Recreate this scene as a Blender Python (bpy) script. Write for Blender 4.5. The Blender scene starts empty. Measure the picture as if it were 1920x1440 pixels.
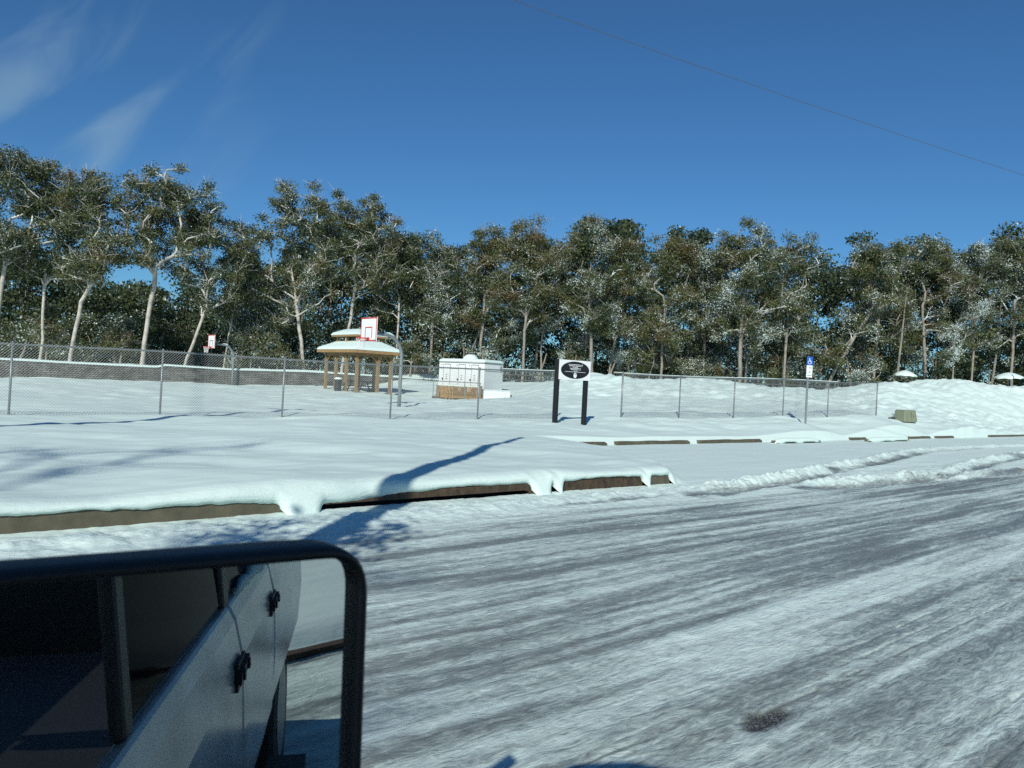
import bpy, math
import numpy as np
from mathutils import Vector, Matrix

# ------------------------------------------------------------------ camera, sky, sun
S = bpy.context.scene
COL = S.collection
EYE = np.array([0.0, 0.0, 1.9])
FPX = 1450.0                                  # focal length in pixels of a 1920 px wide frame
ROLL = math.radians(2.9)
RV = np.array([math.cos(ROLL), 0, math.sin(ROLL)])
UV = np.array([-math.sin(ROLL), 0, math.cos(ROLL)])

cam_d = bpy.data.cameras.new('camera')
cam = bpy.data.objects.new('camera', cam_d)
COL.objects.link(cam)
M = Matrix(((RV[0], UV[0], 0, 0), (RV[1], UV[1], -1, 0), (RV[2], UV[2], 0, EYE[2]), (0, 0, 0, 1)))
cam.matrix_world = M
cam_d.sensor_width = 36.0
cam_d.lens = 36.0 * FPX / 1920.0
cam_d.clip_start = 0.05
cam_d.clip_end = 6000
cam_d.dof.use_dof = True
cam_d.dof.focus_distance = 24.0
cam_d.dof.aperture_fstop = 9.0
S.camera = cam

SUN_AZ, SUN_EL = math.radians(10.0), math.radians(31.0)     # azimuth towards which shadows point, from +Y to +X
world = bpy.data.worlds.new('World')
S.world = world
world.use_nodes = True
wn = world.node_tree
for n in list(wn.nodes):
    wn.nodes.remove(n)
def wnode(t, **k):
    n = wn.nodes.new(t)
    for a, b in k.items():
        setattr(n, a, b)
    return n
sky = wnode('ShaderNodeTexSky', sky_type='NISHITA', sun_disc=False, sun_elevation=SUN_EL,
            sun_rotation=math.pi + SUN_AZ, altitude=0.0, air_density=1.0, dust_density=0.0, ozone_density=4.0)
tc = wnode('ShaderNodeTexCoord')
# glare streaks of the window glass, painted into one part of the sky
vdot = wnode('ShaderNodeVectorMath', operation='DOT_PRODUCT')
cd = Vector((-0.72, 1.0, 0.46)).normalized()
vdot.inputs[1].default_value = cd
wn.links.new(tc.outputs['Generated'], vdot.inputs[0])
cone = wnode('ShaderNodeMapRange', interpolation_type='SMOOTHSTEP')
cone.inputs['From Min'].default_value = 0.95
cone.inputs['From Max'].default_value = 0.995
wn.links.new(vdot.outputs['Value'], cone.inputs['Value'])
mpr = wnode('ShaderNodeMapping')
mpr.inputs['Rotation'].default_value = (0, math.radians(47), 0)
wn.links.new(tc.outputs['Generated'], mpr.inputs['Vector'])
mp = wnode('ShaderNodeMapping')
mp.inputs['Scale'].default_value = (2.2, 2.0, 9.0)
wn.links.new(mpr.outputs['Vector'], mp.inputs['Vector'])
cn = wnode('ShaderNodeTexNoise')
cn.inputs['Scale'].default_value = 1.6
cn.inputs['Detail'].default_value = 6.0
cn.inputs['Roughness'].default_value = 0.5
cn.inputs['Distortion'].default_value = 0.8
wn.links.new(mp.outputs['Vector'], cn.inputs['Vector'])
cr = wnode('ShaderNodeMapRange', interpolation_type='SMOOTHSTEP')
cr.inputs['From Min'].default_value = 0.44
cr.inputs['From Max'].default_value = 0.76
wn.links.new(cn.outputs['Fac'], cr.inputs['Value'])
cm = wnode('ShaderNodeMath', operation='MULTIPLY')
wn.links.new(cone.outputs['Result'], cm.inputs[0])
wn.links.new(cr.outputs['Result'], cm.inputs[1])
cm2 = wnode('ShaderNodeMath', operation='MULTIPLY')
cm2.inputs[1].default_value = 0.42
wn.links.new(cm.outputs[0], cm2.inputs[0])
tintn = wnode('ShaderNodeMix', data_type='RGBA', blend_type='MULTIPLY')
tintn.inputs[0].default_value = 1.0
tintn.inputs[7].default_value = (0.43, 0.77, 1.01, 1)
wn.links.new(sky.outputs['Color'], tintn.inputs[6])
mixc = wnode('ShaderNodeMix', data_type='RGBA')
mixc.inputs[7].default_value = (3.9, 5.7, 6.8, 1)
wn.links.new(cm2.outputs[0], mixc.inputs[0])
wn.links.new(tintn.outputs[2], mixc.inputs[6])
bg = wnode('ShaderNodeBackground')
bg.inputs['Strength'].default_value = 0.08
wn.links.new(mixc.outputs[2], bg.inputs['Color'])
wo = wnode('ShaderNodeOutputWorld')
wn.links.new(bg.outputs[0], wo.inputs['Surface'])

sun_d = bpy.data.lights.new('sun', 'SUN')
sun_d.energy = 4.2
sun_d.angle = math.radians(0.5)
sun_d.color = (1.0, 0.98, 0.90)
sun = bpy.data.objects.new('sun', sun_d)
COL.objects.link(sun)
SUN_TO = Vector((math.sin(SUN_AZ) * math.cos(SUN_EL), math.cos(SUN_AZ) * math.cos(SUN_EL), -math.sin(SUN_EL)))
sun.rotation_euler = SUN_TO.to_track_quat('-Z', 'Y').to_euler()
sun.location = (-10, -60, 40)

S.view_settings.view_transform = 'Standard'
S.view_settings.look = 'None'
S.view_settings.gamma = 1.0
S.view_settings.exposure = 0.05
S.cycles.use_denoising = False
S.cycles.max_bounces = 6

# ------------------------------------------------------------------ pixel helpers (photograph measurements -> places)
def ray(px, py):
    return np.array([0, 1.0, 0]) + (px - 960) / FPX * RV + (720 - py) / FPX * UV
def at(px, py, Y):
    return EYE + ray(px, py) * Y
def onz(px, py, z):
    d = ray(px, py)
    return EYE + d * ((z - EYE[2]) / d[2])

RD = np.array([0.750, 0.661])                  # along the road
RN = np.array([-0.661, 0.750])                 # across it, away from the truck
def uv(X, Y):
    return X * RD[0] + Y * RD[1], X * RN[0] + Y * RN[1]
def xy(u, v):
    return u * RD[0] + v * RN[0], u * RD[1] + v * RN[1]
ROAD_ANG = math.atan2(RD[1], RD[0])

# ------------------------------------------------------------------ noise
def _hash(ix, iy, seed):
    h = (ix.astype(np.int64) * 374761393 + iy.astype(np.int64) * 668265263 + seed * 1442695041) & 0xFFFFFFFF
    h = ((h ^ (h >> 13)) * 1274126177) & 0xFFFFFFFF
    h = ((h ^ (h >> 16)) * 2246822519) & 0xFFFFFFFF
    return ((h ^ (h >> 15)) & 0xFFFFFF) / float(0xFFFFFF)
def vnoise(x, y, seed=0):
    x, y = np.broadcast_arrays(np.asarray(x, float), np.asarray(y, float))
    ix, iy = np.floor(x), np.floor(y)
    fx, fy = x - ix, y - iy
    fx = fx * fx * fx * (fx * (fx * 6 - 15) + 10)
    fy = fy * fy * fy * (fy * (fy * 6 - 15) + 10)
    a, b = _hash(ix, iy, seed), _hash(ix + 1, iy, seed)
    c, d = _hash(ix, iy + 1, seed), _hash(ix + 1, iy + 1, seed)
    return (a + (b - a) * fx) * (1 - fy) + (c + (d - c) * fx) * fy
def fbm(x, y, seed=0, oct=4, gain=0.5):
    s, a, t = 0.0, 1.0, 0.0
    for o in range(oct):
        s = s + a * vnoise(x * 2 ** o + 17.3 * o, y * 2 ** o - 9.1 * o, seed + 31 * o)
        t += a
        a *= gain
    return s / t
def sstep(a, b, x):
    t = np.clip((x - a) / (b - a), 0, 1)
    return t * t * (3 - 2 * t)

# ------------------------------------------------------------------ object helpers
def tag(o, label=None, cat=None, group=None, kind=None):
    if label: o['label'] = label
    if cat: o['category'] = cat
    if group: o['group'] = group
    if kind: o['kind'] = kind
    return o
def empty(name, loc, rz=0.0):
    o = bpy.data.objects.new(name, None)
    o.empty_display_size = 0.2
    COL.objects.link(o)
    o.location = Vector(loc)
    o.rotation_euler = (0, 0, rz)
    return o
def np_mesh(name, V, F, mats, parent=None, smooth=False, attrs=None, midx=None):
    """V (n,3); F list of arrays, each (m,k) of polygon indices."""
    me = bpy.data.meshes.new(name)
    V = np.asarray(V, np.float32)
    if isinstance(F, np.ndarray):
        F = [F]
    F = [np.asarray(f, np.int32) for f in F if len(f)]
    me.vertices.add(len(V))
    me.vertices.foreach_set('co', V.ravel())
    nl = sum(f.size for f in F)
    nf = sum(len(f) for f in F)
    me.loops.add(nl)
    me.loops.foreach_set('vertex_index', np.concatenate([f.ravel() for f in F]))
    me.polygons.add(nf)
    sizes = np.concatenate([np.full(len(f), f.shape[1], np.int32) for f in F])
    starts = np.concatenate([[0], np.cumsum(sizes)[:-1]]).astype(np.int32)
    me.polygons.foreach_set('loop_start', starts)
    me.polygons.foreach_set('loop_total', sizes)
    if midx is not None:
        me.polygons.foreach_set('material_index', np.asarray(midx, np.int32))
    me.polygons.foreach_set('use_smooth', np.full(nf, bool(smooth)))
    me.update(calc_edges=True)
    me.validate()
    for k, a in (attrs or {}).items():
        at_ = me.attributes.new(k, 'FLOAT', 'POINT')
        at_.data.foreach_set('value', np.asarray(a, np.float32))
    for m in (mats if isinstance(mats, (list, tuple)) else [mats]):
        me.materials.append(m)
    o = bpy.data.objects.new(name, me)
    COL.objects.link(o)
    if parent is not None:
        o.parent = parent
    return o

class MB:
    """collects shapes into one mesh"""
    def __init__(self):
        self.v, self.f, self.m, self.mi = [], [], [], 0
    def poly(self, pts, faces):
        b = len(self.v)
        self.v += [tuple(map(float, p)) for p in pts]
        for f in faces:
            self.f.append([b + i for i in f])
            self.m.append(self.mi)
        return self
    def box(self, c, s, R=None, taper=1.0):
        """c centre, s full sizes; R 3x3 rotation"""
        P = []
        for sz in (-1, 1):
            k = taper if sz > 0 else 1.0
            for sx, sy in ((-1, -1), (1, -1), (1, 1), (-1, 1)):
                P.append([sx * s[0] / 2 * k, sy * s[1] / 2 * k, sz * s[2] / 2])
        P = np.array(P)
        if R is not None:
            P = P @ np.asarray(R).T
        P = P + np.asarray(c)
        return self.poly(P, [(3, 2, 1, 0), (4, 5, 6, 7), (0, 1, 5, 4), (1, 2, 6, 5), (2, 3, 7, 6), (3, 0, 4, 7)])
    def bar(self, a, b, w, h=None, up=(0, 0, 1)):
        """square bar between two points"""
        a, b = np.asarray(a, float), np.asarray(b, float)
        d = b - a
        L = np.linalg.norm(d)
        d = d / L
        up = np.asarray(up, float)
        if abs(d @ up) > 0.98:
            up = np.array([0, 1.0, 0])
        x = np.cross(d, up); x /= np.linalg.norm(x)
        y = np.cross(x, d)
        return self.box((a + b) / 2, (w, h or w, L), np.column_stack([x, y, d]))
    def tube(self, pts, r, n=8, cap=True):
        pts = np.asarray(pts, float)
        m = len(pts)
        r = np.broadcast_to(np.asarray(r, float), (m,))
        T = np.gradient(pts, axis=0)
        T /= np.linalg.norm(T, axis=1)[:, None] + 1e-12
        x = np.cross(T[0], (0, 0, 1.0))
        if np.linalg.norm(x) < 0.1:
            x = np.cross(T[0], (0, 1.0, 0))
        P = []
        for i in range(m):
            x = x - T[i] * (x @ T[i]); x /= np.linalg.norm(x)
            y = np.cross(T[i], x)
            for k in range(n):
                a = 2 * math.pi * k / n
                P.append(pts[i] + r[i] * (math.cos(a) * x + math.sin(a) * y))
        F = []
        for i in range(m - 1):
            for k in range(n):
                F.append((i * n + k, i * n + (k + 1) % n, (i + 1) * n + (k + 1) % n, (i + 1) * n + k))
        if cap:
            F.append(tuple(range(n))[::-1]); F.append(tuple((m - 1) * n + k for k in range(n)))
        return self.poly(P, F)
    def prism(self, pts, off):
        """closed polygon (3D points) extruded by off"""
        pts = np.asarray(pts, float); n = len(pts)
        off = np.asarray(off, float)
        F = [tuple(range(n)), tuple(range(2 * n - 1, n - 1, -1))]
        F += [((i + 1) % n, i, n + i, n + (i + 1) % n) for i in range(n)]
        return self.poly(np.vstack([pts, pts + off]), F)
    def build(self, name, mats, parent=None, smooth=False, bevel=0.0, fix=True):
        me = bpy.data.meshes.new(name)
        me.from_pydata(self.v, [], self.f)
        for m in (mats if isinstance(mats, (list, tuple)) else [mats]):
            me.materials.append(m)
        me.polygons.foreach_set('material_index', self.m)
        me.polygons.foreach_set('use_smooth', [bool(smooth)] * len(self.f))
        me.update()
        if fix:
            import bmesh
            bm = bmesh.new(); bm.from_mesh(me)
            bmesh.ops.recalc_face_normals(bm, faces=bm.faces)
            bm.to_mesh(me); bm.free()
        o = bpy.data.objects.new(name, me)
        COL.objects.link(o)
        if parent is not None:
            o.parent = parent
        if bevel:
            b = o.modifiers.new('bevel', 'BEVEL'); b.width = bevel; b.segments = 2; b.limit_method = 'ANGLE'
        return o

# ------------------------------------------------------------------ materials
def mat(name, color, rough=0.6, metal=0.0, spec=0.5, noise=0.0, nscale=8.0, bump=0.0, coords='Object', color2=None):
    m = bpy.data.materials.new(name); m.use_nodes = True
    nt = m.node_tree; p = nt.nodes['Principled BSDF']
    p.inputs['Base Color'].default_value = (*color, 1)
    p.inputs['Roughness'].default_value = rough
    p.inputs['Metallic'].default_value = metal
    p.inputs['Specular IOR Level'].default_value = spec
    if noise or bump or color2:
        t = nt.nodes.new('ShaderNodeTexCoord')
        nz = nt.nodes.new('ShaderNodeTexNoise')
        nz.inputs['Scale'].default_value = nscale
        nz.inputs['Detail'].default_value = 5
        nt.links.new(t.outputs[coords], nz.inputs['Vector'])
        if noise or color2:
            mx = nt.nodes.new('ShaderNodeMix'); mx.data_type = 'RGBA'
            c2 = color2 or tuple(c * (1 - noise) for c in color)
            c1 = color if color2 else tuple(min(1, c * (1 + noise)) for c in color)
            mx.inputs[6].default_value = (*c1, 1); mx.inputs[7].default_value = (*c2, 1)
            rm = nt.nodes.new('ShaderNodeMapRange')
            rm.inputs['From Min'].default_value = 0.3; rm.inputs['From Max'].default_value = 0.7
            nt.links.new(nz.outputs['Fac'], rm.inputs['Value'])
            nt.links.new(rm.outputs['Result'], mx.inputs[0])
            nt.links.new(mx.outputs[2], p.inputs['Base Color'])
        if bump:
            b = nt.nodes.new('ShaderNodeBump'); b.inputs['Strength'].default_value = 1.0
            b.inputs['Distance'].default_value = bump
            nt.links.new(nz.outputs['Fac'], b.inputs['Height'])
            nt.links.new(b.outputs['Normal'], p.inputs['Normal'])
    return m

SNOW = (0.635, 0.77, 0.72)
def snow_ground_mat():
    m = bpy.data.materials.new('snow_and_ice'); m.use_nodes = True
    nt = m.node_tree; N = nt.nodes; L = nt.links
    p = N['Principled BSDF']
    def new(t, **k):
        n = N.new(t)
        for a, b in k.items(): setattr(n, a, b)
        return n
    t = new('ShaderNodeTexCoord')
    mp = new('ShaderNodeMapping'); mp.vector_type = 'POINT'
    mp.inputs['Rotation'].default_value = (0, 0, -ROAD_ANG)
    L.new(t.outputs['Object'], mp.inputs['Vector'])
    st = new('ShaderNodeMapping'); st.inputs['Scale'].default_value = (0.32, 1, 1)
    L.new(mp.outputs['Vector'], st.inputs['Vector'])
    st2 = new('ShaderNodeMapping'); st2.inputs['Scale'].default_value = (0.055, 1, 1)
    L.new(mp.outputs['Vector'], st2.inputs['Vector'])
    def noise(src, scale, detail, rough=0.55, dist=0.0):
        n = new('ShaderNodeTexNoise')
        n.inputs['Scale'].default_value = scale; n.inputs['Detail'].default_value = detail
        n.inputs['Roughness'].default_value = rough; n.inputs['Distortion'].default_value = dist
        L.new(src.outputs[0] if hasattr(src, 'outputs') else src, n.inputs['Vector'])
        return n
    ice = new('ShaderNodeAttribute', attribute_name='ice')
    grav = new('ShaderNodeAttribute', attribute_name='gravel')
    n1 = noise(st, 15, 6, 0.62, 0.9)
    n2 = noise(st, 48, 4, 0.6)
    n4 = noise(st, 1.1, 3, 0.5)
    n5 = noise(st2, 4.2, 8, 0.66, 0.35)
    n3 = noise(mp, 3.0, 3)
    def math_(op, a, b):
        n = new('ShaderNodeMath', operation=op)
        for i, q in enumerate((a, b)):
            if isinstance(q, (int, float)): n.inputs[i].default_value = q
            else: L.new(q, n.inputs[i])
        return n.outputs[0]
    c1 = math_('ADD', math_('MULTIPLY', math_('SUBTRACT', n1.outputs['Fac'], 0.5), 1.15), math_('MULTIPLY', math_('SUBTRACT', n5.outputs['Fac'], 0.5), 2.0))
    c2 = math_('MULTIPLY', math_('SUBTRACT', n2.outputs['Fac'], 0.5), 0.5)
    amp = new('ShaderNodeMapRange')
    amp.inputs['From Min'].default_value = 0.03; amp.inputs['From Max'].default_value = 0.22
    L.new(ice.outputs['Fac'], amp.inputs['Value'])
    s = math_('ADD', ice.outputs['Fac'], math_('MULTIPLY', math_('ADD', c1, c2), amp.outputs['Result']))
    rmp = new('ShaderNodeMapRange', interpolation_type='SMOOTHSTEP')
    rmp.inputs['From Min'].default_value = 0.04; rmp.inputs['From Max'].default_value = 1.06
    L.new(s, rmp.inputs['Value'])
    mx = new('ShaderNodeMix', data_type='RGBA')
    mx.inputs[6].default_value = (*SNOW, 1); mx.inputs[7].default_value = (0.185, 0.212, 0.202, 1)
    L.new(rmp.outputs['Result'], mx.inputs[0])
    gm = new('ShaderNodeMix', data_type='RGBA')
    gm.inputs[7].default_value = (0.035, 0.027, 0.018, 1)
    n6 = noise(mp, 75, 2)
    gs = math_('ADD', grav.outputs['Fac'], math_('MULTIPLY', math_('SUBTRACT', n6.outputs['Fac'], 0.55), math_('MULTIPLY', grav.outputs['Fac'], 3.2)))
    gs = math_('MINIMUM', math_('MAXIMUM', gs, 0.0), 1.0)
    L.new(gs, gm.inputs[0]); L.new(mx.outputs[2], gm.inputs[6])
    L.new(gm.outputs[2], p.inputs['Base Color'])
    rr = new('ShaderNodeMapRange'); rr.inputs['To Min'].default_value = 0.75; rr.inputs['To Max'].default_value = 0.33
    L.new(rmp.outputs['Result'], rr.inputs['Value']); L.new(rr.outputs['Result'], p.inputs['Roughness'])
    p.inputs['Specular IOR Level'].default_value = 0.35
    lump = new('ShaderNodeAttribute', attribute_name='lump')
    h = math_('ADD', math_('MULTIPLY', n1.outputs['Fac'], 0.022), math_('ADD', math_('MULTIPLY', n2.outputs['Fac'], 0.004), math_('MULTIPLY', n5.outputs['Fac'], 0.02)))
    h = math_('MULTIPLY', h, math_('ADD', lump.outputs['Fac'], 0.03))
    h = math_('ADD', h, math_('ADD', math_('MULTIPLY', n3.outputs['Fac'], 0.006), math_('MULTIPLY', n4.outputs['Fac'], 0.045)))
    b = new('ShaderNodeBump'); b.inputs['Strength'].default_value = 1.0; b.inputs['Distance'].default_value = 1.0
    L.new(h, b.inputs['Height']); L.new(b.outputs['Normal'], p.inputs['Normal'])
    return m
M_GROUND = snow_ground_mat()
M_SNOW = mat('snow', SNOW, 0.75, spec=0.3, bump=0.01, nscale=6)
M_CONC = mat('wet_concrete', (0.095, 0.086, 0.055), 0.7, noise=0.25, nscale=5, bump=0.004)
M_RUSTST = mat('stained_concrete', (0.080, 0.054, 0.028), 0.75, color2=(0.028, 0.018, 0.012), nscale=9, bump=0.012)
M_GALV = mat('galvanised_steel', (0.24, 0.27, 0.27), 0.42, metal=0.4, noise=0.12, nscale=20)
M_WIRE = mat('galvanised_wire', (0.20, 0.225, 0.22), 0.5, metal=0.3)
M_BLACK = mat('black_paint', (0.008, 0.009, 0.010), 0.55, noise=0.2, nscale=12)
M_DARKRAIL = mat('dark_rail', (0.05, 0.055, 0.05), 0.6, noise=0.2)
M_WHITE = mat('white_paint', (0.80, 0.82, 0.80), 0.45, noise=0.03, nscale=3)
M_RED = mat('red_paint', (0.55, 0.035, 0.02), 0.5, noise=0.1)
M_NET = mat('net_cord', (0.75, 0.75, 0.72), 0.8, noise=0.05)
M_WOOD = mat('yellow_pine', (0.31, 0.195, 0.085), 0.7, noise=0.22, nscale=7, bump=0.003)
M_WOODW = mat('weathered_pine', (0.245, 0.168, 0.08), 0.75, noise=0.22, nscale=9, bump=0.003)
M_DARK = mat('dark_metal', (0.02, 0.022, 0.024), 0.5, noise=0.2)
M_GREEN = mat('green_cabinet_paint', (0.20, 0.225, 0.150), 0.5, noise=0.06, nscale=4)
M_BLUE = mat('blue_sign', (0.012, 0.10, 0.42), 0.45, noise=0.05)
M_PANEL = mat('trailer_white', (0.74, 0.77, 0.74), 0.35, noise=0.03, nscale=2)
M_TRIM = mat('trailer_trim', (0.22, 0.26, 0.25), 0.4, metal=0.3, noise=0.1)

# ------------------------------------------------------------------ ground heights
FENCE = [(-16.3, 17.3, 0.43), (-12.9, 19.9, 0.45), (-10.1, 22.3, 0.48), (-7.2, 24.4, 0.51), (-4.1, 26.4, 0.55), (-1.2, 28.2, 0.59),
         (1.66, 30.2, 0.62), (4.6, 32.2, 0.66), (7.4, 34.0, 0.73), (10.4, 36.1, 0.80), (13.5, 38.4, 0.90), (16.7, 40.8, 1.0), (20.3, 43.0, 1.15)]
ctrl = [(x, y, z) for x, y, z in FENCE]
for px, py, Y in [(1065, 795, 28), (1510, 797, 36.5), (1696, 788, 46), (748, 763, 36), (435, 723, 62), (670, 734, 54), (870, 749, 55), (930, 750, 54),
                  (0, 706, 52.5), (130, 711, 54.5), (250, 715, 57), (420, 720, 61.5), (500, 722, 63.5), (590, 724, 65.5), (690, 726, 67.5), (775, 717, 69.5),
                  (1000, 717, 66), (1060, 715, 62), (1110, 703, 60), (1145, 706, 60), (1190, 717, 62), (1300, 708, 60), (1250, 710, 60), (1360, 711, 60), (1420, 717, 62),
                  (1490, 716, 60), (1560, 716, 60), (1650, 716, 64), (1720, 717, 66), (1810, 711, 68), (1870, 721, 70), (1920, 730, 70), (1980, 737, 70), (1000, 722, 69), (1100, 728, 69), (1200, 730, 69), (1300, 732, 69), (1420, 734, 69), (1560, 738, 69), (1650, 733, 74), (1750, 735, 76), (1850, 742, 78), (1940, 748, 78),
                  (1100, 745, 46), (1250, 757, 45), (1400, 757, 47), (1550, 755, 50), (1640, 758, 52), (1750, 775, 54), (1850, 788, 57), (1920, 797, 60), (1980, 800, 63), (1700, 740, 60), (1800, 742, 63), (1890, 755, 65), (1000, 746, 46)]:
    p = at(px, py, Y)
    ctrl.append((p[0], p[1], p[2]))
for u in (-40, -25, -10, 0, 6, 12):
    for v, z in ((10.5, 0.40), (14, 0.42), (18, 0.45)):
        ctrl.append((*xy(u, v), z))
for u in (20, 28, 36, 46, 60, 80):
    ctrl.append((*xy(u, 17.3), 0.30)); ctrl.append((*xy(u, 14.0), 0.26))
for X in (-120, -80, -40, -10, 15, 40, 70, 110, 150):
    for Y in (84, 110, 150):
        ctrl.append((X, Y, 1.3 if X < 0 else 1.5))
for X, Y in ((-60, 30), (-60, 55), (-45, 40), (-30, 35), (-30, 45), (-20, 50)):
    ctrl.append((X, Y, 0.45))
ctrl += [(70, 75, 2.6), (95, 90, 1.8), (130, 100, 1.5)]
CT = np.array(ctrl)
def _tps(r2):
    return 0.5 * r2 * np.log(r2 + 1e-9)
_n = len(CT)
_D = ((CT[:, None, :2] - CT[None, :, :2]) ** 2).sum(-1)
_A = np.zeros((_n + 3, _n + 3))
_A[:_n, :_n] = _tps(_D) + np.eye(_n) * 0.4
_A[:_n, _n] = 1; _A[:_n, _n + 1:] = CT[:, :2]
_A[_n, :_n] = 1; _A[_n + 1:, :_n] = CT[:, :2].T
_W = np.linalg.solve(_A, np.concatenate([CT[:, 2], np.zeros(3)]))
def tps(X, Y):
    X = np.asarray(X, float); Y = np.asarray(Y, float)
    out = np.empty(X.size); xf, yf = X.ravel(), Y.ravel()
    for s in range(0, X.size, 20000):
        a, b = xf[s:s + 20000], yf[s:s + 20000]
        r2 = (a[:, None] - CT[:, 0]) ** 2 + (b[:, None] - CT[:, 1]) ** 2
        out[s:s + 20000] = _tps(r2) @ _W[:_n] + _W[_n] + _W[_n + 1] * a + _W[_n + 2] * b
    return out.reshape(X.shape)

VK = 9.65                                      # street kerb face
VB = 16.95                                     # parking bay kerb face
WALL_A, WALL_B = np.array([-62.0, 32.0]), np.array([-6.6, 75.0])
_wd = (WALL_B - WALL_A) / np.linalg.norm(WALL_B - WALL_A)
_wn = np.array([-_wd[1], _wd[0]])
def polydist(X, Y, pts):
    """distance to a polyline, signed side, parameter along"""
    best = np.full(np.shape(X), 1e9); side = np.zeros(np.shape(X)); s0 = 0.0; par = np.zeros(np.shape(X))
    for (x0, y0), (x1, y1) in zip(pts[:-1], pts[1:]):
        dx, dy = x1 - x0, y1 - y0; L = math.hypot(dx, dy)
        t = np.clip(((X - x0) * dx + (Y - y0) * dy) / (L * L), 0, 1)
        d = np.hypot(X - x0 - t * dx, Y - y0 - t * dy)
        k = d < best
        best = np.where(k, d, best)
        side = np.where(k, np.sign((Y - y0) * dx - (X - x0) * dy), side)
        par = np.where(k, s0 + t * L, par)
        s0 += L
    return best, side, par
RUTS = [[tuple(onz(px, py, 0.04)[:2]) for px, py in q] for q in (
    [(1300, 926), (1400, 913), (1489, 900), (1590, 877), (1633, 870), (1725, 848), (1860, 838), (2100, 832)],
    [(1500, 912), (1700, 898), (1806, 885), (1839, 872), (1920, 855), (2100, 838)],
    [(1650, 903), (1800, 893), (1950, 884), (2200, 872)])]
LINES = [[tuple(onz(px, py, z)[:2]) for px, py in q] for q, z in (
    ([(-200, 730), (0, 735), (480, 745), (820, 757), (1040, 770)], 0.5),
    ([(560, 742), (900, 764), (1035, 780)], 0.55),
    ([(930, 733), (1050, 741), (1160, 749), (1400, 765)], 0.9))]
def edge_u(v):
    return np.interp(v, [9.0, 9.6, 11.0, 13.6, 15.5, 17.1], [12.6, 12.95, 14.5, 16.2, 16.7, 16.3])

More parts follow.
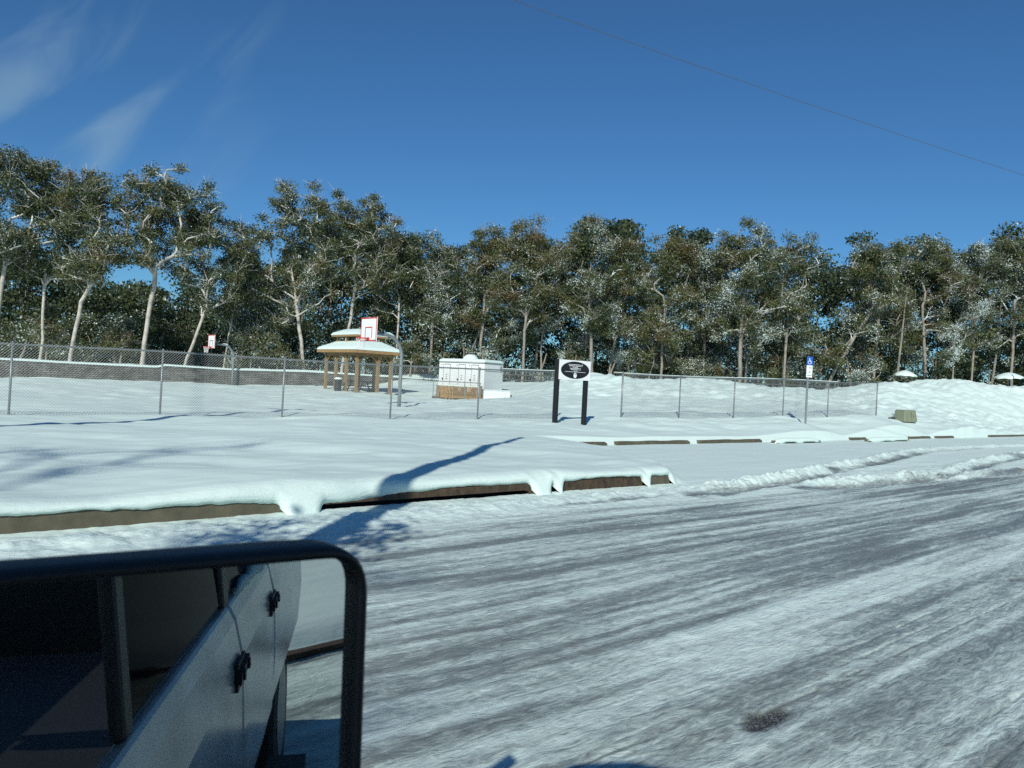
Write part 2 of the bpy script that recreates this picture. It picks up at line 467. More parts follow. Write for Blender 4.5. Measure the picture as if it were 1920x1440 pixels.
BUMPS = [(*at(px, 710, Yb)[:2], ba, br) for px, Yb, ba, br in ((1105, 60, 0.10, 2.4), (1200, 61, -0.50, 2.2), (1295, 60, -0.10, 3.2), (1440, 61, -0.75, 3.0), (1550, 60, -0.60, 2.4),
         (1810, 68, -0.20, 3.5), (760, 69, 0.35, 1.8), (1440, 66, -0.6, 3.5), (1200, 66, -0.3, 3.0), (1540, 66, -0.5, 3.0), (1700, 68, -0.25, 3.0), (1900, 70, -0.3, 3.0))]
def surface(X, Y):
    """height, ice, lump of the snow and road surface"""
    u, v = uv(X, Y)
    und = (fbm(X * 0.28, Y * 0.55, 5, 3) - 0.5)
    rip = (fbm(u * 0.55, v * 1.5, 9, 3) - 0.5)
    field = tps(X, Y)
    far = sstep(20, 40, Y)
    calm = 1 - 0.85 * np.exp(-((v - VB - 0.3) / 0.9) ** 2) * sstep(14, 16, u)
    field = field + und * (0.17 + 0.12 * far) * calm + rip * (0.075 + 0.07 * far) * calm
    field = field + (fbm(u * 1.3 + 0.6 * v, v * 1.6, 19, 3) - 0.5) * 0.36 * sstep(42, 56, Y) * sstep(-2, 8, X)
    field = field + (vnoise(u * 1.4 + 1.1 * v, v * 2.1 - 0.5 * u, 23) - 0.5) * 0.15 * sstep(42, 50, Y) * sstep(-2, 8, X)
    for bx, by, ba, br in BUMPS:
        field = field + 0.9 * ba * np.exp(-((X - bx) ** 2 + ((Y - by) * 0.7) ** 2) / br ** 2)
    for q in LINES:
        d, sd, pr = polydist(X, Y, q)
        field = field + 0.055 * np.exp(-(d / 0.28) ** 2) * (0.4 + vnoise(pr * 0.25, 3.0, 8))
    # ground behind the retaining wall
    s = (X - WALL_A[0]) * _wn[0] + (Y - WALL_A[1]) * _wn[1]
    a = (X - WALL_A[0]) * _wd[0] + (Y - WALL_A[1]) * _wd[1]
    wl = np.linalg.norm(WALL_B - WALL_A)
    field = field + 0.75 * sstep(0.15, 0.5, s) * sstep(wl + 3, wl - 1, a)
    # low flat bay and road
    lumps = fbm(X * 3.1, Y * 3.1, 21, 4, 0.6)
    fine = fbm(X * 8.0, Y * 8.0, 22, 3, 0.6)
    low = 0.045 + 0.03 * und + 0.02 * rip + 0.012 * (fine - 0.5) * sstep(13, 10, v)
    # road
    vv = v + 0.55 * (fbm(u * 0.16, v * 0.25, 33, 3) - 0.5)
    streak = 0.26 * vnoise(vv * 1.5, u * 0.06, 41) + 0.34 * vnoise(vv * 4.3, u * 0.14, 42) + 0.40 * vnoise(vv * 11, u * 0.33, 43)
    patch = fbm(u * 0.35, v * 0.9, 44, 4)
    prof = np.interp(vv, [-4.0, -1, 0.5, 1.6, 2.4, 3.2, 3.62, 3.74, 3.86, 4.1, 4.5, 5.2, 6.2, 6.75, 7.05, 7.35, 7.7, 8.1, 8.5, 8.9],
                     [.55, .76, .80, .74, .72, .68, .52, .34, .66, .74, .64, .60, .56, .56, .90, .66, .44, .26, .05, 0])
    ice = np.clip(prof + 1.0 * (streak - 0.5) * sstep(8.9, 8.0, v) + 0.55 * (patch - 0.5) * sstep(8.8, 7.8, v), 0, 1)
    ice = ice * sstep(9.0, 8.3, v + 0.5 * (fbm(u * 0.8, v, 45, 3) - 0.5))
    # a wet strip of gutter showing through the bank
    gx = np.exp(-((u - 10.2) / 1.6) ** 2 - ((v - 8.62) / 0.10) ** 2)
    ice = np.maximum(ice, np.clip(gx * (0.3 + 0.9 * fine), 0, 0.85))
    bank = sstep(8.0, 9.3, v) * (1 - 0.45 * sstep(12.5, 15, u))
    gut = sstep(8.9, 9.5, v)
    rd = 0.0 + (0.075 * bank) * (1 - 0.75 * gut) + (lumps - 0.5) * (0.022 + 0.11 * bank * (1 - 0.6 * gut)) + (fine - 0.5) * (0.008 + 0.045 * bank) - 0.03 * ice
    rd = rd + 0.022 * (streak - 0.5)
    # tread prints
    for k, vt in enumerate((2.45, 2.58, 2.66, 2.74, 1.35, 1.48, 1.60)):
        w = vt - v + 0.05 * (vnoise(u * 0.5, k, 61) - 0.5)
        on = sstep(0.42, 0.6, vnoise(u * 0.45, k * 1.7, 62)) * (vnoise(u * 9.0, k * 3.1, 63) > 0.3)
        g = np.exp(-(w / 0.014) ** 2) * on
        rd = rd - 0.012 * g; ice = np.maximum(ice, 0.95 * g)
    isroad = sstep(9.75, 9.2, v)
    low_all = low * (1 - isroad) + rd * isroad
    lump = 0.30 + 0.70 * isroad
    lump = np.where(v > 9.9, 0.25 * sstep(20, 12, v), lump)
    ice = ice * isroad
    # ruts turning off the road into the bay
    for i, q in enumerate(RUTS):
        d, sd, pr = polydist(X, Y, q)
        wob = 0.6 + 0.8 * vnoise(pr * 0.8, i, 71)
        dd = d + 0.10 * (lumps - 0.5)
        core = np.exp(-(dd / (0.19 * wob)) ** 2)
        berm = np.exp(-((dd - 0.42) / 0.22) ** 2)
        far_f = sstep(55, 25, Y)
        low_all = low_all - 0.09 * core * sstep(0.0, 1.5, pr) + (0.075 * berm * sstep(0.0, 2.5, pr) * (0.35 + 1.3 * fine * lumps * 2) * np.where(sd > 0, 1.25, 0.2)) * far_f
        ice = np.maximum(ice, 0.95 * core * sstep(0.2, 0.55, fbm(pr * 0.6, i + 0.5, 72, 2) + 0.22) * far_f)
        lump = np.maximum(lump, 0.9 * np.exp(-(d / 0.8) ** 2))
    # which part is raised (lawn and everything beyond the bay kerb)
    eu = edge_u(v)
    lawn = sstep(0.55, -0.55, u - eu - 0.25 * (vnoise(u * 0.7, v * 0.7, 81) - 0.5))
    raised = np.maximum(lawn, sstep(VB - 0.02, VB + 0.06, v))
    raised = raised * sstep(9.66, 9.72, v)
    z = low_all * (1 - raised) + field * raised
    lump = lump * (1 - raised) + 0.12 * raised
    ice = ice * (1 - raised)
    # gravel showing where a wheel spun
    gp = onz(1440, 1340, 0)
    gu, gv = uv(gp[0], gp[1])
    e = np.hypot((u - gu) / 0.24, (v - gv) / 0.10) + 0.9 * (fine - 0.5)
    gravel = sstep(1.25, 0.55, e)
    gp2 = onz(1905, 1083, 0); g2u, g2v = uv(gp2[0], gp2[1])
    e2 = np.hypot((u - g2u) / 0.22, (v - g2v) / 0.07) + 0.9 * (fine - 0.5)
    gravel = np.maximum(gravel, 0.6 * sstep(1.2, 0.6, e2))
    gp3 = onz(1010, 1108, 0); g3u, g3v = uv(gp3[0], gp3[1])
    e3 = np.hypot((u - g3u) / 0.16, (v - g3v) / 0.05) + 0.9 * (fine - 0.5)
    gravel = np.maximum(gravel, 0.45 * sstep(1.2, 0.6, e3))
    z = z - 0.02 * gravel
    return z, ice, lump, gravel
def gz(X, Y):
    return float(surface(np.array([float(X)]), np.array([float(Y)]))[0][0])

def grid_faces(nu, nv):
    i, j = np.meshgrid(np.arange(nu - 1), np.arange(nv - 1), indexing='ij')
    a = (i * nv + j).ravel()
    return np.column_stack([a, a + nv, a + nv + 1, a + 1])
def spaced(lo, a, b, hi, d, g):
    """d-spaced samples between a and b, growing by factor g outside up to lo and hi"""
    mid = list(np.arange(a, b, d))
    r, s = [], d
    x = mid[-1]
    while x < hi:
        s *= g; x += s; r.append(x)
    l, s = [], d
    x = mid[0]
    while x > lo:
        s *= g; x -= s; l.append(x)
    return np.array(l[::-1] + mid + r)

# ---- road
us = spaced(-60, 0.2, 15, 170, 0.035, 1.012)
vs = spaced(-4.3, 1.0, 9.62, 9.64, 0.035, 1.03)
vs = np.unique(np.round(np.concatenate([vs, np.arange(2.38, 2.82, 0.008), np.arange(1.28, 1.68, 0.008)]), 4))
vs = vs[np.concatenate([[True], np.diff(vs) > 0.003])]
U_, V_ = np.meshgrid(us, vs, indexing='ij')
X_, Y_ = xy(U_, V_)
z, ice, lump, gr = surface(X_, Y_)
road = np_mesh('road', np.column_stack([X_.ravel(), Y_.ravel(), z.ravel()]), grid_faces(len(us), len(vs)), M_GROUND, smooth=True,
               attrs={'ice': ice.ravel(), 'lump': lump.ravel(), 'gravel': gr.ravel()})
tag(road, 'icy grey road with packed snow and wheel streaks', 'road', kind='structure')

# ---- snow field: lawn with an overhanging lip above the kerb, bay, court and hills
KERB_PIECES = [(-30.0, 4.60), (9.47, 9.57), (9.74, 12.06), (12.20, 12.92)]     # stretches of street kerb that show
DRAIN = (5.02, 9.08)
def shown(u):
    """1 where the kerb or drain face is bare, 0 where snow drapes over it"""
    e = np.zeros_like(u)
    for a, b in [(-30.0, 4.52), (5.10, 9.02), (9.47, 9.57), (9.76, 12.02), (12.20, 12.92)]:
        e = np.maximum(e, sstep(a - 0.12, a + 0.08, u) * sstep(b + 0.12, b - 0.08, u))
    return e
us = spaced(-70, -3.0, 20, 175, 0.05, 1.0065)
vs = np.concatenate([np.arange(10.05, 17.6, 0.06), ])
vv_, s = list(vs), 0.06
while vv_[-1] < 160:
    s *= 1.0065; vv_.append(vv_[-1] + s)
vs = np.array(vv_)
U_, V_ = np.meshgrid(us, vs, indexing='ij')
X_, Y_ = xy(U_, V_)
z, ice, lump, gr = surface(X_, Y_)
# lip rows in front
ex = shown(us)
lip_n = (vnoise(us * 2.2, 0.5, 91) - 0.5) * 0.05 + (vnoise(us * 7, 0.5, 92) - 0.5) * 0.03 + (vnoise(us * 17, 0.5, 93) - 0.5) * 0.014
zt = z[:, 0]
lawn_on = sstep(13.05, 12.85, us)
lawn_soft = sstep(13.3, 12.7, us)
zr = surface(*xy(us, np.full_like(us, 9.55)))[0]
bot = np.interp(us, [-30, 1.0, 3.0, 4.6, 9.5, 13], [0.275, 0.255, 0.225, 0.175, 0.23, 0.23]) + lip_n
bot = np.where((us > DRAIN[0] - 0.1) & (us < DRAIN[1] + 0.1), np.interp(us, [5.0, 5.5, 6.2, 6.6, 7.3, 9.1], [0.115, 0.12, 0.17, 0.215, 0.235, 0.24]) + lip_n * 0.7, bot)
rows = []
prof = [(9.80, None), (9.625, 'b'), (9.585, 'm1'), (9.61, 'm2'), (9.70, 'm3'), (9.86, 'm4')]
drape = [(9.44, -0.08), (9.49, 0.14), (9.53, 0.38), (9.59, 0.63), (9.69, 0.87), (9.86, 0.985)]
for k, (pv, kind) in enumerate(prof):
    if k == 0: za = bot + 0.015
    elif k == 1: za = bot
    else: za = bot + (zt - bot) * {'m1': 0.30, 'm2': 0.62, 'm3': 0.86, 'm4': 0.97}[kind]
    dv, df = drape[k]
    zb = (zr - 0.03) + (zt - zr + 0.03) * df
    w = ex * lawn_on
    va = pv * w + dv * (1 - w)
    za = za * w + zb * (1 - w)
    # flat bay beyond the lawn
    fv = 9.58 + 0.075 * k
    zf = surface(*xy(us, np.full_like(us, fv)))[0] - (0.01 if k == 0 else 0)
    va = va * lawn_soft + fv * (1 - lawn_soft)
    za = za * lawn_soft + zf * (1 - lawn_soft)
    rows.append((va, za))
VV = np.column_stack([r[0] for r in rows] + [V_])
ZZ = np.column_stack([r[1] for r in rows] + [z])
UU = np.repeat(us[:, None], VV.shape[1], 1)
XX, YY = xy(UU, VV)
nl = len(rows)
def padl(a, ref=None):
    return np.column_stack([np.repeat(a[:, :1], nl, 1), a]).ravel()
_, icef, lumpf, _ = surface(*xy(us, np.full_like(us, 9.7)))
ice2 = np.column_stack([np.repeat((icef * (1 - lawn_soft))[:, None], nl, 1), ice]).ravel()
lump2 = np.column_stack([np.repeat((0.5 * lawn_soft + lumpf * (1 - lawn_soft))[:, None], nl, 1), lump]).ravel()
field = np_mesh('snow_field', np.column_stack([XX.ravel(), YY.ravel(), ZZ.ravel()]), grid_faces(len(us), VV.shape[1]), M_GROUND, smooth=True,
                attrs={'ice': ice2, 'lump': lump2, 'gravel': np.zeros(UU.size)})
tag(field, 'smooth white snow over lawn, parking bay, court and low hills', 'snow', kind='structure')

# ---- verge behind the truck and the ground out to the horizon
us2 = np.arange(-60, 170, 1.2); vs2 = np.concatenate([[-4.30, -4.34, -4.38, -4.5, -4.7], np.arange(-5.2, -60, -0.9)])
U_, V_ = np.meshgrid(us2, vs2, indexing='ij'); X_, Y_ = xy(U_, V_)
zz = 0.02 + 0.12 * sstep(-4.3, -4.6, V_) + 0.20 * sstep(-4.5, -7, V_) + 0.15 * (fbm(X_ * 0.3, Y_ * 0.3, 7, 3) - 0.5) * sstep(-4.5, -6, V_)
vg = np_mesh('verge', np.column_stack([X_.ravel(), Y_.ravel(), zz.ravel()]), grid_faces(len(us2), len(vs2))[:, ::-1], M_GROUND, smooth=True,
             attrs={'ice': np.zeros(zz.size), 'lump': np.full(zz.size, 0.2), 'gravel': np.zeros(zz.size)})
tag(vg, 'snowy verge behind the truck', 'verge', kind='structure')
g = np_mesh('ground', [(-3000, -3000, -0.4), (3000, -3000, -0.4), (3000, 3000, -0.4), (-3000, 3000, -0.4)], np.array([[0, 1, 2, 3]]), M_SNOW)
tag(g, 'snow covered ground reaching to the horizon', 'ground', kind='structure')

# ---- kerbs
def along(u, v, z):
    x, y = xy(u, v)
    return (x, y, z)
def kerb(a, b, v0, v1, z0, z1, m, seed=0, bow=0.0):
    n = max(2, int((b - a) / 0.12) + 1)
    uu = np.linspace(a, b, n)
    P, F = [], []
    for i, u in enumerate(uu):
        e = min(1.0, (min(u - a, b - u) + 0.012) / 0.07)
        jt = 0.010 * (vnoise(u * 3, seed, 95) - 0.5)
        zt_ = (z1(u) if callable(z1) else z1)
        zb_ = (z0(u) if callable(z0) else z0)
        for v, z in ((v0 + jt, zb_), (v0 + jt, zb_ + (zt_ - zb_) * (0.5 + 0.38 * e)), (v0 + 0.025 + jt, zb_ + (zt_ - zb_) * (0.72 + 0.28 * e)), (v1, zt_), (v1, zb_)):
            P.append(along(u, v, float(z)))
    for i in range(n - 1):
        for k in range(5):
            F.append((i * 5 + k, i * 5 + (k + 1) % 5, i * 5 + 5 + (k + 1) % 5, i * 5 + 5 + k))
    F += [(0, 1, 2, 3, 4), tuple((n - 1) * 5 + k for k in (4, 3, 2, 1, 0))]
    mb = MB(); mb.poly(P, F)
    return mb.build('kerb', m)
for (a, b), m, lab in zip(KERB_PIECES, (M_CONC, M_RUSTST, M_RUSTST, M_CONC),
        ('long bare kerb left of the storm drain', 'tiny brown kerb end poking from the snow', 'short brown stained kerb right of the storm drain', 'grey kerb end at the lawn corner')):
    tag(kerb(a, b, VK, 9.85, -0.05, 0.27, m), lab, 'kerb', kind='structure')
bay = [(1010, 1135), (1152, 1290), (1307, 1425), (1592, 1622), (1702, 1742), (1752, 1786), (1852, 1990)]
def u_bay(px):
    lo, hi = 5.0, 120.0
    for _ in range(60):
        mid = (lo + hi) / 2
        x, y = xy(mid, VB)
        d = np.array([x, y, 0.15]) - EYE
        q = 960 + FPX * (d @ RV) / d[1]
        if q < px: lo = mid
        else: hi = mid
    return lo
for a, b in bay:
    ua, ub = u_bay(a), u_bay(b)
    uu_ = np.linspace(ua, ub, 30)
    zs_ = surface(*xy(uu_, np.full(30, VB + 0.12)))[0]
    tag(kerb(ua, ub, VB - 0.10, VB + 0.03, -0.02, lambda u: min(0.17, float(np.interp(u, uu_, zs_)) - 0.06) + 0.02 * (vnoise(u * 1.3, 0, 97) - 0.5), M_CONC),
        'bare strip of parking bay kerb under a snow cap', 'kerb', 'bay kerb strips under snow', kind='structure')

for a, b in ((-14.0, 1.2), (1.9, 4.6), (5.4, 12.0), (12.6, 40.0)):
    tag(kerb(a, b, -4.36, -4.22, -0.05, 0.03, M_RUSTST), 'brown kerb strip along the near verge behind the truck', 'kerb', 'near verge kerb strips', kind='structure')
# ---- storm drain
dr = empty('storm_drain', along(7.0, VK, 0))
tag(dr, 'wide street storm drain with dark opening under stained concrete slab', 'storm drain')
dr_inv = Matrix.Translation(-Vector(dr.location))
def keepw(o):
    o.matrix_parent_inverse = Matrix.Translation(-Vector(o.parent.location))
    return o
mb = MB()
uu = np.linspace(*DRAIN, 60)
P, F = [], []
for u in uu:
    e = min(1, (DRAIN[1] - u + 0.01) / 0.2)
    zt_, zb_ = 0.24 - 0.02 * (1 - e), 0.115 - 0.06 * (1 - e)
    j = 0.02 * (vnoise(u * 4, 1, 98) - 0.5)
    for v, z_ in ((VK - 0.035 + j, zb_), (VK - 0.03 + j, zt_ - 0.03), (VK + 0.01 + j, zt_), (9.9, zt_), (9.9, zb_)):
        P.append(along(u, v, float(z_)))
n = len(uu)
for i in range(n - 1):
    for k in range(5):
        F.append((i * 5 + k, i * 5 + (k + 1) % 5, i * 5 + 5 + (k + 1) % 5, i * 5 + 5 + k))
F += [(0, 1, 2, 3, 4), tuple((n - 1) * 5 + k for k in (4, 3, 2, 1, 0))]
mb.poly(P, F)
keepw(mb.build('cover_slab', M_RUSTST, dr))
mb = MB()
for u in (DRAIN[0] - 0.05, DRAIN[1] - 0.02):
    keepw(MB().box(along(u, 9.74, 0.05), (0.14, 0.25, 0.19), np.column_stack([[RD[0], RD[1], 0], [RN[0], RN[1], 0], [0, 0, 1]])).build('side_block', M_RUSTST, dr))
mb = MB()
c = along((DRAIN[0] + DRAIN[1]) / 2, 10.15, -0.25)
RB = np.column_stack([[RD[0], RD[1], 0], [RN[0], RN[1], 0], [0, 0, 1]])
mb.box(along(7.05, 10.0, -0.05), (4.1, 0.05, 0.33), RB)
mb.box(along(7.05, 9.84, -0.03), (4.1, 0.34, 0.03), RB)
keepw(mb.build('chamber', M_DARK, dr))

# ---- wheel stops in the bay
M_STOP = mat('wheel_stop_concrete', (0.12, 0.105, 0.08), 0.8, noise=0.3, nscale=10)
def wheel_stop(pa, pb, y, label, seed):
    a, b = onz(pa, y, 0.06), onz(pb, y - 1.5, 0.06)
    c = (a + b) / 2; d = (b - a); Ln = np.linalg.norm(d); ang = math.atan2(d[1], d[0])
    t = empty('wheel_stop', (c[0], c[1], gz(c[0], c[1]) - 0.02), ang)
    tag(t, label, 'wheel stop', 'snow capped wheel stops in the parking bay')
    mb = MB()
    prof = [(-0.09, 0), (-0.07, 0.11), (-0.04, 0.14), (0.05, 0.14), (0.08, 0)]
    n = 10
    P = [(-Ln / 2 + Ln * i / (n - 1), q[0], q[1]) for i in range(n) for q in prof]
    F = [(i * 5 + k, i * 5 + (k + 1) % 5, i * 5 + 5 + (k + 1) % 5, i * 5 + 5 + k) for i in range(n - 1) for k in range(5)]
    F += [(0, 1, 2, 3, 4), tuple((n - 1) * 5 + k for k in (4, 3, 2, 1, 0))]
    mb.poly(P, F); mb.build('block', M_STOP, t, bevel=0.01)
    n, k = 30, 10
    P = []
    for i in range(n):
        s = i / (n - 1); x = -Ln / 2 - 0.05 + (Ln + 0.1) * s
        e = max(0.02, min(1, 1 - abs(2 * s - 1) ** 7))
        low = 0.09 - 0.10 * max(0, fbm(s * 6, seed, 55, 2) - 0.45) * 3.2
        low = max(0.0, low)
        for j in range(k):
            a = math.pi * j / (k - 1)
            P.append((x, -math.cos(a) * 0.15 * (0.5 + 0.5 * e), low + (0.24 * e - low) * math.sin(a) ** 0.7 if low < 0.24 * e else 0.24 * e))
    mb = MB()
    F = [(i * k + j, i * k + j + 1, (i + 1) * k + j + 1, (i + 1) * k + j) for i in range(n - 1) for j in range(k - 1)]
    F += [tuple(range(k)), tuple((n - 1) * k + j for j in range(k))[::-1]]
    F += [(i * k, (i + 1) * k, (i + 1) * k + k - 1, i * k + k - 1) for i in range(n - 1)]
    mb.poly(P, F); mb.build('snow_cap', M_SNOW, t, smooth=True)
wheel_stop(1448, 1536, 831, 'snow capped concrete wheel stop straight below the accessible parking sign', 1)
wheel_stop(1623, 1702, 828, 'snow capped concrete wheel stop right of the other, below the green cabinet', 4)

# ------------------------------------------------------------------ chain-link fences
def chain_fence(pts, label, name='chain_link_fence', H=1.83, gate_end=()):
    f = empty(name, pts[0])
    tag(f, label, 'fence')
    o0 = np.array(pts[0])
    rng = np.random.default_rng(int(abs(pts[0][0] * 10)))
    for i, p in enumerate(pts):
        p = np.array(p) - o0
        end = i in (0, len(pts) - 1)
        mb = MB(); r = 0.036 if end else 0.03
        lean = rng.normal(0, 0.008, 2)
        mb.tube([p + (0, 0, -0.3), p + (lean[0], lean[1], H + 0.03)], r, 8)
        mb.tube([p + (lean[0], lean[1], H + 0.03), p + (lean[0], lean[1], H + 0.07)], [r * 1.25, r * 0.5], 8)
        mb.build('post', M_GALV, f, smooth=True)
    P = np.array(pts) - o0
    mb = MB(); mb.tube(P + (0, 0, H - 0.01), 0.024, 7)
    mb.build('top_rail', M_GALV, f, smooth=True)
    # woven mesh, one piece per bay
    s = 0.078
    for a, b in zip(P[:-1], P[1:]):
        d = b - a; L = math.hypot(d[0], d[1]); ux = d / L
        hx = np.array([d[0], d[1], 0]) / L; nx = np.array([-hx[1], hx[0], 0]) * 0.03
        z0, z1 = 0.02, H + 0.035
        V, Fq = [], []
        r = 0.0030
        for sg in (1, -1):
            k0 = -int((z1 - z0) / s) - 1
            for k in range(k0, int(L / s) + int((z1 - z0) / s) + 2):
                x0 = k * s
                # line x = x0 + sg*(z - z0)
                za, zb = z0, z1
                if sg > 0:
                    za = max(za, z0 - x0); zb = min(zb, z0 + L - x0)
                else:
                    za = max(za, z0 + x0 - L); zb = min(zb, z0 + x0)
                if zb - za < 0.02: continue
                A = a + ux * (x0 + sg * (za - z0)) + np.array([0, 0, za]) - nx
                B = a + ux * (x0 + sg * (zb - z0)) + np.array([0, 0, zb]) - nx
                t = (hx * sg + np.array([0, 0, 1.0])); t /= np.linalg.norm(t)
                pn = np.cross(t, nx / 0.03)
                q = nx / 0.03
                b0 = len(V)
                for E_ in (A, B):
                    V += [E_ + pn * r, E_ - pn * r * 0.5 + q * r * 0.87, E_ - pn * r * 0.5 - q * r * 0.87]
                for m_ in range(3):
                    Fq.append((b0 + m_, b0 + (m_ + 1) % 3, b0 + 3 + (m_ + 1) % 3, b0 + 3 + m_))
        np_mesh('wire_mesh', np.array(V), np.array(Fq), M_WIRE, f)
    return f
FN = [(x, y, gz(x, y)) for x, y, z in FENCE]
chain_fence(FN[:7], 'long chain link fence in front of the basketball court, left of the black posted sign')
chain_fence(FN[7:], 'shorter chain link fence in front of the snow hills, right of the black posted sign')

# ------------------------------------------------------------------ sign on black posts
p0 = at(1040, 795, 28.0); p1 = at(1094, 795, 28.9)
c = (p0 + p1) / 2
d = p1 - p0; ang = math.atan2(d[1], d[0]); Wd = math.hypot(d[0], d[1])
bz = min(p0[2], p1[2], gz(c[0], c[1])) - 0.06
t = empty('park_sign', (c[0], c[1], bz), ang)
tag(t, 'white sign with black oval and white lettering on two black posts', 'sign')
HS = 2.42
for sx, h in ((-1, HS), (1, HS - 0.06)):
    MB().box((sx * Wd / 2, 0, h / 2 - 0.1), (0.145, 0.145, h + 0.2)).build('post', M_BLACK, t, bevel=0.008)
pw, ph, pz = Wd + 0.12, 0.72, HS - 0.37
MB().box((0.06, -0.095, pz), (pw, 0.03, ph)).build('panel', M_WHITE, t, bevel=0.004)
oval = [(0.06 + pw * 0.455 * math.cos(a), -0.111, pz + ph * 0.44 * math.sin(a)) for a in np.linspace(0, 2 * math.pi, 64, endpoint=False)]
ov = MB().prism(oval, (0, -0.003, 0)).build('oval_field', M_BLACK, t)
mb = MB()
rng = np.random.default_rng(3)
def text_line(mb, cx, z_, w, h, y, rng, lo=0.4, hi=1.0):
    x = cx - w / 2
    while x < cx + w / 2:
        lw = h * rng.uniform(lo, hi)
        if rng.random() > 0.14:
            hh = h * rng.uniform(0.75, 1.0)
            mb.box((x + lw / 2, y, z_ + (hh - h) / 2), (lw * 0.8, 0.002, hh))
        x += lw
for zz_, w in ((0.20, 0.52), (0.155, 0.46), (0.11, 0.20), (0.065, 0.38), (0.02, 0.34), (-0.03, 0.12)):
    text_line(mb, 0.06, pz + zz_, w * pw / 1.1, 0.024, -0.1155, rng)
mb.box((0.06, -0.1155, pz - 0.065), (0.72 * pw / 1.1, 0.002, 0.012))
mb.build('lettering', M_WHITE, ov)
em = MB().prism([(0.06 + 0.078 * math.cos(a), -0.1145, pz - 0.19 + 0.098 * math.sin(a)) for a in np.linspace(0, 2 * math.pi, 32, endpoint=False)], (0, -0.003, 0))
em.build('emblem', M_WHITE, ov)
mb = MB()
mb.box((0.06, -0.119, pz - 0.150), (0.06, 0.002, 0.018))
mb.tube([(0.06 + 0.05 * math.cos(a), -0.119, pz - 0.19 + 0.066 * math.sin(a)) for a in np.linspace(0.3, 2.7, 14)], 0.0035, 5)
mb.build('emblem_mark', mat('grey_ink', (0.2, 0.2, 0.2), 0.6, noise=0.1), ov)

# ------------------------------------------------------------------ accessible parking sign
pb = at(1510, 797, 36.5)
gzb = gz(pb[0], pb[1])
t = empty('parking_sign', (pb[0], pb[1], gzb), 0.15)
tag(t, 'blue and white accessible parking sign on a thin grey post', 'sign')
HP = 3.2 + (pb[2] - gzb)
MB().box((0, 0, HP / 2 - 0.15), (0.085, 0.06, HP + 0.3)).build('post', M_GALV, t, bevel=0.008)
bp = MB().box((0.04, -0.045, HP - 0.17), (0.30, 0.012, 0.40)).build('blue_plate', M_BLUE, t)
mb = MB(); y = -0.053; zc = HP - 0.18
mb.prism([(0.02 + 0.025 * math.cos(a), y, zc + 0.115 + 0.025 * math.sin(a)) for a in np.linspace(0, 6.283, 14, endpoint=False)], (0, -0.003, 0))
mb.bar((0.02, y, zc + 0.085), (0.03, y, zc - 0.01), 0.028, 0.003, up=(0, 1, 0))
mb.bar((0.02, y, zc + 0.045), (0.09, y, zc + 0.04), 0.02, 0.003, up=(0, 1, 0))
mb.bar((0.03, y, zc - 0.005), (0.10, y, zc - 0.01), 0.024, 0.003, up=(0, 1, 0))
mb.bar((0.10, y, zc - 0.005), (0.125, y, zc - 0.10), 0.024, 0.003, up=(0, 1, 0))
mb.tube([(0.025 + 0.075 * math.cos(a), y, zc - 0.06 + 0.075 * math.sin(a)) for a in np.linspace(2.0, 5.9, 16)], 0.011, 5)
mb.build('wheelchair_symbol', M_WHITE, bp)
wp = MB().box((0.04, -0.045, HP - 0.37 - 0.29), (0.29, 0.012, 0.56)).build('white_plate', M_WHITE, t)
mb = MB()
for zz_, w, h in ((0.2, .2, .03), (0.15, .2, .03), (0.06, .10, .02), (0.0, .04, .05), (-0.06, .20, .025), (-0.12, .20, .02), (-0.19, .21, .045)):
    text_line(mb, 0.04, HP - 0.66 + zz_, w, h, -0.0525, rng)
mb.build('lettering', mat('green_ink', (0.05, 0.16, 0.14), 0.6, noise=0.1), wp)
R_ = np.array(Matrix.Rotation(1.0, 3, 'Z'))
MB().box((0.10, 0.10, HP - 0.14), (0.34, 0.012, 0.42), R_).build('rear_plate', mat('blue_plate_back', (0.01, 0.045, 0.20), 0.45, noise=0.1), t)

